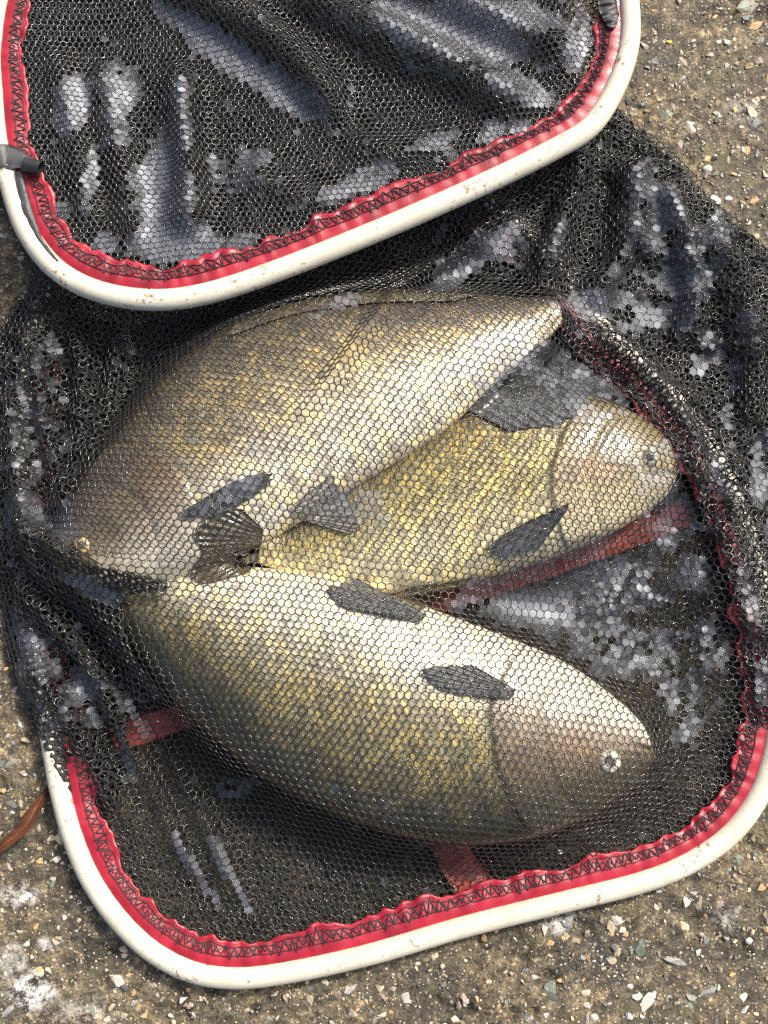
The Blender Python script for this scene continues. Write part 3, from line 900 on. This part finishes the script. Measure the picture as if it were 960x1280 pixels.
i_t = np.argmin(np.hypot(hoop1_px[:, 0] - 4, hoop1_px[:, 1] - 200))
seg = [(i_t + k) % len(hoop1_path) for k in range(-2, 3)]
tpth = resample(hoop1_path[seg], 0.0012)
v, f = tube(tpth, TUBE_R * 1.16 + 0.0004 * RNG.random(len(tpth)), 18)
mesh_obj('wrapped_tape', v, f, M_GREYTAPE, hoop_up)
ribbon('tie_strap', [(8, 196), (22, 198), (34, 203), (44, 206)], (34, 24, 17, 16), HOOP1_Z + 0.005, M_GREYTAPE, hoop_up)
tg = P(np.array([30, 36, 42, 48, 51]), np.array([205, 207, 208, 209, 210]), HOOP1_Z + 0.0075)
v, f = tube(resample(tg, 0.0008), 0.0034, 16)
mesh_obj('toggle', v, f, M_RUBBER, hoop_up)
ribbon('worn_strip', [(22, 214), (27, 238), (33, 260), (41, 280), (52, 302), (72, 326)], (10, 13, 14, 10, 6, 3), HOOP1_Z + 0.004, M_GREYTAPE, hoop_up, waves=0.001)
ribbon('mesh_patch', [(757, -12), (760, 8), (764, 22), (766, 34)], (22, 24, 20, 8), HOOP1_Z + 0.0042, M_GREYTAPE, hoop_up, waves=0.002)

# red tapes of the lower rings, below the fish
def tape(pts, w_px, z):
    o = ribbon('binding_tape', pts, (w_px, w_px), z, M_TAPE, keepnet, 0.0008, 0.001)
    return o
tape([(140, 925), (260, 884), (400, 825), (530, 758), (690, 704), (860, 640)], 34, 0.0040)
tape([(556, 1040), (570, 1075), (588, 1100), (596, 1122)], 46, 0.0042)

# ---- draping
def relax_obstacle(obs, its, sag=0.0):
    h = obs.copy()
    for k in range(its):
        a = 0.25 * (np.roll(h, 1, 0) + np.roll(h, -1, 0) + np.roll(h, 1, 1) + np.roll(h, -1, 1)) - sag
        h = np.maximum(obs, a)
    return h

def fold_field(folds, pts_px, z=0.02):
    """sum of rounded ridges along polylines given in photo pixels: (points, height mm, half width mm)"""
    xy = np.stack([GXX.ravel(), GYY.ravel()], -1)
    out = np.zeros(len(xy))
    for pts, amp, wd in folds:
        pl = catmull(pts, np.linspace(0, len(pts) - 1, 12 * len(pts)))
        p3 = P(pl[:, 0], pl[:, 1], z)[:, :2]
        lo = p3.min(0) - 4 * wd * 0.001; hi = p3.max(0) + 4 * wd * 0.001
        m = (xy[:, 0] > lo[0]) & (xy[:, 0] < hi[0]) & (xy[:, 1] > lo[1]) & (xy[:, 1] < hi[1])
        d, al = seg_dist(xy[m], p3)
        wv = wd * 0.001 * (0.75 + 0.6 * fbm(xy[m][:, 0] * 40, xy[m][:, 1] * 40, 31, 2))
        tp = smooth(0, 0.18, al) * (1 - smooth(0.8, 1.0, al)) * 0.85 + 0.15 * (1 - smooth(0.0, 1.0, np.abs(al - 0.5) * 2))
        out[m] += amp * 0.001 * np.exp(-(d / wv) ** 2) * tp
    return out.reshape(GXX.shape)

base_obs = OBS + 0.0012
drape = relax_obstacle(np.maximum(base_obs, 0.004), 150, 0.0000)
drape = np.maximum(drape, base_obs)
# light smoothing so the net bridges scale and fin steps
for _ in range(3):
    drape = np.maximum(base_obs, (drape + np.roll(drape, 1, 0) + np.roll(drape, -1, 0) + np.roll(drape, 1, 1) + np.roll(drape, -1, 1)) / 5)
FOLDS_TOP = [
    ([(770, 150), (690, 215), (600, 285), (520, 355), (460, 440), (400, 525), (350, 570)], 9, 3.6),
    ([(745, 165), (715, 240), (690, 310), (670, 370)], 15, 6),
    ([(640, 265), (560, 320), (440, 372), (320, 400)], 6, 6),
    ([(790, 170), (800, 250), (770, 330), (720, 390)], 14, 7),
    ([(820, 200), (860, 280), (870, 370), (850, 430)], 13, 6),
    ([(880, 260), (930, 350), (950, 450), (940, 560)], 14, 7),
    ([(700, 420), (770, 432), (830, 490), (868, 560), (872, 640), (850, 720), (830, 800)], 12, 5),
    ([(930, 520), (915, 620), (920, 720), (935, 820)], 7, 6),
    ([(890, 600), (900, 700), (890, 790), (880, 860)], 6, 5),
    ([(40, 400), (52, 500), (70, 590), (95, 650)], 13, 5),
    ([(90, 390), (100, 470), (95, 560), (92, 640)], 14, 5),
    ([(140, 400), (138, 450), (125, 520), (110, 600)], 13, 5),
    ([(12, 470), (25, 600), (50, 700), (90, 760)], 12, 5),
    ([(20, 640), (80, 690), (150, 712), (230, 722)], 12, 5),
    ([(10, 720), (60, 770), (110, 830), (150, 900), (190, 980)], 13, 5),
    ([(30, 800), (70, 870), (110, 950), (150, 1040)], 12, 5),
    ([(150, 830), (205, 930), (255, 1040), (300, 1150)], 8, 3.6),
    ([(110, 860), (165, 940), (210, 1040), (250, 1120)], 8, 3.6),
    ([(60, 700), (130, 770), (230, 880), (330, 985)], 6, 6),
    ([(780, 860), (830, 900), (850, 960), (830, 1020)], 4, 5),
]
ff = fold_field(FOLDS_TOP, None)
rip = (fbm(GXX * 55, GYY * 55, 61, 3) - 0.5)
grid_px = to_px(np.stack([GXX, GYY, np.full_like(GXX, 0.02)], -1).reshape(-1, 3)).reshape(GXX.shape + (2,))
fishmask = smooth(0.012, 0.02, OBS)
HTOP = drape + ff + 0.006 * np.maximum(0, rip + 0.1) * (1 - 0.85 * fishmask)
# extra crumpling on the sides of the bag
side = np.maximum(1 - smooth(60, 170, grid_px[..., 0]), smooth(700, 800, grid_px[..., 0]) * (1 - smooth(800, 900, grid_px[..., 1])))
cr = np.abs(fbm(GXX * 48 + 3 * rip, GYY * 30, 71, 2) - 0.5)
HTOP += side * (1 - 0.8 * fishmask) * 0.042 * np.maximum(0, 0.14 - cr)
# stay below the upper hoop and its net
u1 = inside(grid_px.reshape(-1, 2), hoop1_px).reshape(GXX.shape)
d1, _ = seg_dist(grid_px.reshape(-1, 2), np.vstack([hoop1_px[::3], hoop1_px[:1]]))
d1 = d1.reshape(GXX.shape)
near = np.maximum(u1.astype(float), 1 - smooth(14, 50, d1))
HTOP = HTOP * (1 - near) + np.minimum(HTOP, 0.020) * near
bagd_r, _ = seg_dist(np.stack([GXX.ravel(), GYY.ravel()], -1), free_r_xy)
bagd_l, _ = seg_dist(np.stack([GXX.ravel(), GYY.ravel()], -1), free_l_xy)
ed = np.minimum(bagd_r, bagd_l).reshape(GXX.shape)
prof = np.sqrt(np.clip(1 - (1 - np.clip(ed / 0.010, 0, 1)) ** 2, 0, 1))
HTOP = 0.0030 + (HTOP - 0.0030) * prof
# low at the hem
hem_xy = P(*np.array(BAG_HEM, float).T, 0.004)[:, :2]
hd, _ = seg_dist(np.stack([GXX.ravel(), GYY.ravel()], -1), hem_xy)
hd = hd.reshape(GXX.shape)
HTOP = HTOP * smooth(-0.004, 0.02, hd) + 0.0052 * (1 - smooth(-0.004, 0.02, hd))

HBOT = 0.0034 + 0.0014 * fbm(GXX * 60, GYY * 60, 91, 2)

FOLDS_UP = [
    ([(180, -40), (260, 0), (330, 40), (390, 95), (440, 165)], 17, 9),
    ([(225, 60), (228, 140), (238, 230), (232, 310)], 14, 7),
    ([(120, 60), (140, 150), (160, 250), (170, 320)], 7, 7),
    ([(60, 40), (85, 130), (100, 220), (120, 290)], 5, 6),
    ([(330, -30), (440, 20), (540, 70), (640, 130), (700, 150)], 17, 9),
    ([(480, -40), (580, 0), (680, 50), (740, 80)], 11, 9),
    ([(420, 170), (500, 190), (580, 190), (640, 175)], 5, 8),
    ([(300, 190), (340, 230), (400, 250), (470, 250)], 4, 7),
]
dband = d1 * 0.0004
sagm = smooth(0.010, 0.06, np.where(u1, dband, 0))
HUP = HOOP1_Z + 0.0005 - 0.006 * sagm + fold_field(FOLDS_UP, None, HOOP1_Z) * smooth(0.008, 0.03, np.where(u1, dband, 0)) + 0.002 * rip * sagm

def film_mask(px, ells, seed, nscale=22.0, nz=0.9, offs=0.0):
    e = np.zeros(len(px))
    for cx, cy, rx, ry, rot, a in ells:
        c, s = math.cos(math.radians(rot)), math.sin(math.radians(rot))
        dx, dy = px[:, 0] - cx, px[:, 1] - cy
        d = np.hypot((dx * c + dy * s) / rx, (-dx * s + dy * c) / ry)
        e = np.maximum(e, a * (1 - smooth(0.55, 1.25, d)))
    n = fbm(px[:, 0] / nscale, px[:, 1] / nscale, seed, 3)
    return e + nz * (n - 0.5) + 0.26 * (RNG.random(len(px)) - 0.5) - 0.5 + offs

def hex_net(name, poly_xy, H, pitch, ang, rad, bounds, ells, seed, parent, free=None, its=220, stretch=(1, 1), offs=0.0, nz=1.15, cheap=False, beads=0, mat=None):
    x0, x1, y0, y1 = bounds
    cx, cy = 0.5 * (x0 + x1), 0.5 * (y0 + y1)
    R = math.hypot(x1 - x0, y1 - y0) / 2
    n = int(R / pitch) + 3
    I, J = np.meshgrid(np.arange(-n, n + 1), np.arange(-int(n / 0.866) - 1, int(n / 0.866) + 2), indexing='ij')
    ccx = (I + 0.5 * (J % 2)).ravel() * pitch; ccy = (J * pitch * 0.8660254).ravel()
    ca, sa = math.cos(ang), math.sin(ang)
    def tr(x, y):
        x = x * stretch[0]; y = y * stretch[1]
        return np.stack([cx + ca * x - sa * y, cy + sa * x + ca * y], -1)
    C = tr(ccx, ccy)
    m = (C[:, 0] > x0) & (C[:, 0] < x1) & (C[:, 1] > y0) & (C[:, 1] < y1)
    ccx, ccy = ccx[m], ccy[m]
    a6 = np.radians(30 + 60 * np.arange(6))
    r6 = pitch / math.sqrt(3)
    vx = ccx[:, None] + r6 * np.cos(a6); vy = ccy[:, None] + r6 * np.sin(a6)
    key = np.round(vx / pitch * 40).astype(np.int64) * 1000003 + np.round(vy / pitch * 40).astype(np.int64)
    _, first, inv = np.unique(key.ravel(), return_index=True, return_inverse=True)
    cells = inv.reshape(-1, 6)
    nodes = tr(vx.ravel()[first], vy.ravel()[first])
    nodes += (RNG.random(nodes.shape) - 0.5) * pitch * 0.08
    wx, wy = nodes[:, 0] * 22, nodes[:, 1] * 22
    nodes = nodes + 0.009 * np.stack([fbm(wx, wy, seed + 1, 2) - 0.5, fbm(wx + 7, wy, seed + 2, 2) - 0.5], -1)
    E = np.sort(np.stack([cells, np.roll(cells, -1, 1)], -1).reshape(-1, 2), 1)
    E = np.unique(E, axis=0)
    D = np.concatenate([cells[:, [0, 3]], cells[:, [1, 4]], cells[:, [2, 5]]])
    Lr = np.linalg.norm(nodes[E[:, 0]] - nodes[E[:, 1]], axis=1) * 0 + r6
    C1 = np.concatenate([E, D]); LR = np.concatenate([Lr, np.full(len(D), 2 * r6)]); K = np.concatenate([np.full(len(E), 0.30), np.full(len(D), 0.10)])
    ni = len(nodes)
    for it in range(its):
        z = sample(H, nodes[:, 0], nodes[:, 1])
        dv = nodes[C1[:, 1]] - nodes[C1[:, 0]]
        dz = z[C1[:, 1]] - z[C1[:, 0]]
        ln = np.sqrt(dv[:, 0] ** 2 + dv[:, 1] ** 2 + dz ** 2) + 1e-9
        cr_ = (K * (ln - LR) / ln)[:, None] * dv * 0.5
        for ax in (0, 1):
            nodes[:, ax] += np.bincount(C1[:, 0], cr_[:, ax], ni) - np.bincount(C1[:, 1], cr_[:, ax], ni)
    z = sample(H, nodes[:, 0], nodes[:, 1])
    p3 = np.column_stack([nodes, z])
    cc = nodes[cells].mean(1)
    if isinstance(poly_xy, list):
        keep = np.zeros(len(cc), bool)
        for q in poly_xy:
            keep |= inside(cc, q)
    else:
        keep = inside(cc, poly_xy)
    if free is not None:                              # cloth turned under along the free edges
        outn = ~inside(nodes, poly_xy)
        dall, _ = seg_dist(nodes, np.vstack([poly_xy, poly_xy[:1]]))
        for fr in free:
            dn, _ = seg_dist(nodes, fr)
            mm = outn & (dn < 0.016) & (dn < dall + 1e-5)
            # mirror at the nearest point of the edge
            idx = np.where(mm)[0]
            pl = resample(fr, 0.001)
            for c0 in range(0, len(idx), 4000):
                ii = idx[c0:c0 + 4000]
                dd = np.linalg.norm(nodes[ii][:, None] - pl[None], axis=2)
                q = pl[dd.argmin(1)]
                p3[ii, :2] = 2 * q - nodes[ii]
                p3[ii, 2] = 0.0024
            dc, _ = seg_dist(cc, fr)
            keep |= (dc < 0.013) & (mm[cells].any(1)) & (np.abs(cc).max(1) < 1)
        good = ~(outn[cells].any(1) & ~keep)
        keep &= good
        keep &= (np.linalg.norm(p3[cells] - p3[cells].mean(1, keepdims=True), axis=2).max(1) < pitch * 2.2)
    cells = cells[keep]
    E = np.sort(np.stack([cells, np.roll(cells, -1, 1)], -1).reshape(-1, 2), 1)
    E = np.unique(E, axis=0)
    p3[:, 2] += (RNG.random(ni) - 0.5) * 0.0004
    # strands: four-sided, smooth shaded
    A, B = p3[E[:, 0]], p3[E[:, 1]]
    t = B - A; ln = np.linalg.norm(t, axis=1)[:, None] + 1e-9; t = t / ln
    A = A - t * rad * 0.35; B = B + t * rad * 0.35
    s = np.cross(t, np.array([0, 0, 1.0])); s /= np.linalg.norm(s, axis=1)[:, None] + 1e-9
    u = np.cross(s, t)
    rr = rad * (0.85 + 0.3 * RNG.random(len(E)))[:, None]
    M_ = 0.5 * (A + B)
    ring = lambda X, k: np.stack([X + s * rr * k, X + u * rr * k * 0.85, X - s * rr * k, X - u * rr * k * 0.85], 1)
    V = np.concatenate([ring(A, 1.05), ring(B, 1.05)], 1).reshape(-1, 3)
    o = np.arange(len(E))[:, None] * 8
    F = []
    for g in (0,):
        for k in range(4):
            F.append(np.concatenate([o + g + k, o + g + (k + 1) % 4, o + g + 4 + (k + 1) % 4, o + g + 4 + k], 1))
    panel = mesh_obj(name, V, np.vstack(F), mat or M_NET, parent)
    tag(panel, kind='stuff')
    if beads:                                          # drops hanging on the knots
        used = np.unique(cells)
        pk_ = RNG.choice(used, min(beads, len(used)), replace=False)
        bpos = p3[pk_] + np.column_stack([(RNG.random((len(pk_), 2)) - 0.5) * 0.0008, np.full(len(pk_), rad * 0.7)])
        br = rad * RNG.uniform(0.7, 1.7, len(pk_))
        la = np.arange(6) * math.pi / 3
        sph = np.array([[0, 0, 1]] + [[math.cos(x) * .77, math.sin(x) * .77, .64] for x in la] + [[math.cos(x), math.sin(x), -.1] for x in la] + [[0, 0, -1]])
        sf = [[0, 1 + k, 1 + (k + 1) % 6] for k in range(6)] + [[1 + k, 7 + k, 7 + (k + 1) % 6] for k in range(6)] + [[1 + k, 7 + (k + 1) % 6, 1 + (k + 1) % 6] for k in range(6)] + [[13, 7 + (k + 1) % 6, 7 + k] for k in range(6)]
        Vb = (bpos[:, None] + sph[None] * br[:, None, None]).reshape(-1, 3)
        Fb = (np.array(sf)[None] + np.arange(len(pk_))[:, None, None] * 14).reshape(-1, 3)
        tag(mesh_obj('water_drops', Vb, Fb, M_DROP, panel), kind='stuff')
    # water held in the meshes
    cp = p3[cells]
    cen = cp.mean(1)
    px = to_px(cen)
    fv = film_mask(px, ells, seed, offs=offs, nz=nz)
    fm = fv > -0.12
    if fm.any():
        w = cen[fm][:, None] + (cp[fm] - cen[fm][:, None]) * 0.96
        nF = len(w)
        Vf = np.concatenate([w, cen[fm][:, None] - np.array([0, 0, 0.00005])], 1).reshape(-1, 3)
        b = np.arange(nF)[:, None] * 7
        Ff = np.vstack([np.concatenate([b + k, b + (k + 1) % 6, b + 6], 1) for k in range(6)])
        thick = np.clip(0.42 + 1.5 * fv[fm] + 0.35 * (RNG.random(nF) - 0.5), 0.12, 1.0)
        fo = mesh_obj('water_film', Vf, Ff, M_FILM, panel, True, extra={'thick': np.repeat(thick, 7)})
        tag(fo, kind='stuff')
    return panel

ELL_TOP = [(600, 315, 60, 22, -30, .8), (560, 350, 40, 14, -25, .7), (690, 300, 20, 45, 10, .5), (830, 260, 30, 40, 0, .75), (860, 340, 45, 60, 0, .65), (740, 380, 60, 22, -10, .75),
           (890, 300, 25, 40, 0, .6), (800, 230, 25, 30, 0, .6), (930, 420, 30, 40, 0, .5),
           (610, 450, 70, 34, -20, .75), (740, 490, 60, 40, 30, .72), (690, 460, 40, 22, 0, .6), (825, 560, 18, 14, 0, .9), (845, 600, 18, 50, 0, .6),
           (740, 745, 110, 55, -15, .85), (650, 760, 60, 30, 10, .8), (830, 640, 40, 60, 0, .72), (830, 830, 30, 50, 0, .6), (870, 720, 22, 40, 0, .6), (900, 560, 18, 60, 10, .6), (890, 800, 40, 40, 0, .45),
           (450, 630, 40, 26, 20, .7), (300, 610, 34, 18, -20, .7), (640, 680, 30, 14, -25, .5),
           (60, 450, 25, 40, 0, .5), (40, 560, 22, 60, 0, .55), (30, 640, 30, 50, 0, .55), (80, 660, 30, 22, 30, .65), (115, 720, 40, 12, 30, .6), (110, 790, 20, 40, 40, .4),
           (45, 810, 24, 60, -20, .7), (110, 870, 22, 60, -25, .6), (165, 892, 68, 8, 53, .95), (285, 1088, 60, 8, 64, .95), (240, 1082, 76, 7, 57, .85), (160, 955, 40, 9, 74, .85), (290, 985, 60, 14, -20, .42),
           (390, 395, 60, 14, -20, .4), (150, 440, 20, 30, 0, .4), (960, 640, 40, 120, 0, .45), (690, 700, 90, 26, -20, .8), (600, 740, 50, 20, -20, .6), (760, 800, 60, 60, 0, .5), (860, 880, 40, 70, 0, .5), (820, 400, 60, 30, 0, .5), (900, 450, 40, 60, 0, .42), (800, 300, 70, 90, 0, .42), (50, 600, 50, 200, 0, .36), (780, 560, 40, 30, 0, .4), (870, 640, 40, 160, 0, .42), (60, 860, 50, 70, -20, .45)]
ELL_UP = [(226, 150, 16, 60, -4, .95), (205, 232, 40, 70, 0, 1.0), (215, 300, 58, 34, -5, 1.0), (300, 78, 140, 22, 35, 1.0), (385, 128, 40, 22, 35, .9), (560, 40, 130, 36, 12, .95), (655, 112, 55, 20, 18, .85), (722, 50, 18, 46, 8, .85),
          (620, 20, 110, 24, 5, .8), (90, 130, 24, 42, 15, .82), (112, 225, 12, 46, 12, .78), (75, 265, 16, 18, 0, .7), (130, 305, 20, 18, 0, .7), (290, 305, 40, 14, -14, .75), (420, 240, 30, 14, -15, .7), (465, 222, 44, 18, -20, .85),
          (655, 162, 18, 9, -15, .9), (150, 120, 30, 70, 0, .5), (300, 215, 50, 40, -20, .42), (450, 30, 40, 20, 20, .6), (560, 180, 90, 24, -20, .42)]
bnd = (-0.245, 0.265, -0.285, 0.30)
PITCH, PITCH_UP = 0.0036, 0.0032
def pxy(pts, z=0.006):
    return P(*np.array(pts, float).T, z)[:, :2]
hex_net('net_panel', bag_xy, HTOP, PITCH, math.radians(-6), 0.00030, bnd, ELL_TOP, 101, keepnet, free=[free_r_xy, free_l_xy], offs=0.0, beads=5000)
hex_net('net_panel', bag_xy, HBOT, PITCH, math.radians(17), 0.00042, (-0.24, 0.24, -0.26, 0.27), [], 202, keepnet, its=0, offs=-5, cheap=True, mat=M_NETDULL)
# slack of the bag gathered in further layers beside the fish
SLACK = [pxy([(-12, 500), (-8, 430), (10, 395), (34, 372), (45, 345), (100, 300), (330, 330), (560, 270), (715, 150), (780, 145), (850, 210), (900, 265), (960, 318), (1010, 390), (1040, 500), (1042, 650),
              (1030, 800), (1000, 900), (985, 890), (988, 820), (970, 735), (948, 650), (914, 570), (868, 503), (818, 450), (770, 405), (715, 372), (640, 352), (560, 345), (440, 358), (330, 375), (250, 402), (180, 462), (130, 540), (90, 620), (70, 690),
              (100, 740), (140, 825), (158, 900), (160, 960), (140, 1010), (110, 1020), (92, 985), (66, 935), (32, 882), (12, 815), (2, 740), (-6, 640)]),
         pxy([(-60, 60), (-60, -200), (700, -200), (705, 90), (780, 140), (640, 240), (330, 340), (100, 320), (0, 250)])]
HS1 = np.maximum(np.maximum(HTOP * 0.72 + 0.004 * rip, OBS + 0.0006), 0.0055) * 1.0
HS1 = np.minimum(HS1, np.maximum(HTOP - 0.0022, OBS + 0.0006))
HS2 = np.minimum(np.maximum(HTOP * 0.42 - 0.004 * rip, OBS + 0.0004), np.maximum(HTOP - 0.0034, OBS + 0.0004))
hex_net('net_panel', SLACK, HS1, PITCH, math.radians(29), 0.00062, bnd, [], 404, keepnet, its=60, offs=-5, cheap=True, mat=M_NETDULL)
hex_net('net_panel', SLACK, HS2, PITCH * 0.97, math.radians(11), 0.00080, bnd, [], 505, keepnet, its=60, offs=-5, cheap=True, mat=M_NETDULL)
# flap of the bag folded back over the snout of one fish and the tail of another
FLAP = [pxy([(4, 640), (56, 660), (98, 696), (140, 718), (196, 730), (222, 736), (165, 746), (150, 760), (158, 800), (180, 845), (200, 870), (175, 876), (150, 860), (115, 845), (60, 800), (12, 770)], 0.03)]
hex_net('net_panel', FLAP, HTOP + 0.0022, PITCH, math.radians(-22), 0.00042, (-0.2, -0.05, -0.16, 0.03), [(115, 735, 50, 12, 25, .7), (80, 790, 20, 40, 30, .5)], 707, keepnet, its=120, beads=150)
hex_net('net_panel', FLAP, HTOP + 0.0012, PITCH, math.radians(9), 0.00060, (-0.2, -0.05, -0.16, 0.03), [], 808, keepnet, its=60, offs=-5, cheap=True, mat=M_NETDULL)
FLAP_R = [pxy([(700, 398), (760, 402), (820, 448), (872, 505), (918, 572), (952, 650), (974, 735), (990, 820), (986, 900), (960, 905), (948, 850), (930, 770), (905, 690), (872, 610), (838, 555), (795, 500), (745, 452), (700, 425)], 0.02)]
hex_net('net_panel', FLAP_R, HTOP + 0.0020, PITCH, math.radians(-31), 0.00046, (0.07, 0.225, -0.13, 0.12), [(820, 480, 30, 12, 45, .55), (900, 600, 14, 50, -20, .6), (935, 760, 12, 60, -10, .6), (950, 860, 14, 40, 0, .6)], 909, keepnet, its=120, beads=200)
hex_net('net_panel', FLAP_R, HTOP + 0.0011, PITCH, math.radians(12), 0.00046, (0.07, 0.225, -0.13, 0.12), [], 919, keepnet, its=60, offs=-5, mat=M_NETDULL)
up_xy = (pth1 + inw1 * 0.0145)[::4, :2]
bup = (-0.215, 0.15, 0.07, 0.33)
hex_net('net_panel', up_xy, HUP, PITCH_UP, math.radians(4), 0.00034, bup, ELL_UP, 303, keepnet, offs=0.03, beads=2500)
hex_net('net_panel', up_xy, HUP * 0.8 + 0.0025 - 0.003 * sagm - 0.003 * rip * sagm, PITCH_UP, math.radians(13), 0.00052, bup, [], 606, keepnet, its=60, offs=-5, cheap=True, mat=M_NETDULL)

# ------------------------------------------------------------------ dry leaf on the paving
def build_leaf():
    c = catmull([(-14, 1072), (10, 1052), (30, 1034), (46, 1008), (56, 990), (63, 981)], np.linspace(0, 5, 60))
    s = np.linspace(0, 1, 60)
    wd = 8 * np.sin(np.pi * np.clip(s * 0.92 + 0.12, 0, 1)) ** 0.8 * (1 - smooth(0.55, 1.0, s) * 0.75) + 1.2
    t = np.gradient(c, axis=0); t /= np.linalg.norm(t, axis=1)[:, None]
    nrm = np.stack([-t[:, 1], t[:, 0]], -1)
    K = 9
    rows = []
    for k in range(K):
        x = k / (K - 1) * 2 - 1
        q = c + nrm * (wd * 0.8 * x * (1 + 0.2 * (vnoise(s * 14, s * 0 + k, 2) - .5)))[:, None]
        z = 0.0022 + 0.0035 * np.abs(x) ** 1.3 + 0.002 * np.sin(s * 5) + 0.0012 * (vnoise(s * 10, s * 0 + x * 2, 8) - .5)
        rows.append(P(q[:, 0], q[:, 1], z))
    G = np.stack(rows, 1); bot = G.copy(); bot[..., 2] -= 0.0004
    base = G.reshape(-1, 3).mean(0); base[2] = 0
    V = np.vstack([G.reshape(-1, 3), bot.reshape(-1, 3)]) - base
    f = grid_faces(60, K); n0 = 60 * K
    root = bpy.data.objects.new('fallen_leaf', None); COL.objects.link(root); root.location = base
    mesh_obj('blade', V, [f, f[:, ::-1] + n0], M_LEAF, root)
    mid = G[:, K // 2] - base + np.array([0, 0, 0.0003])
    v, f = tube(mid, np.linspace(0.0007, 0.0003, 60), 6)
    mesh_obj('midrib', v, f, M_LEAF, root)
    tag(root, 'narrow curled dry brown leaf lying on the concrete beside the lower hoop', 'leaf')
build_leaf()
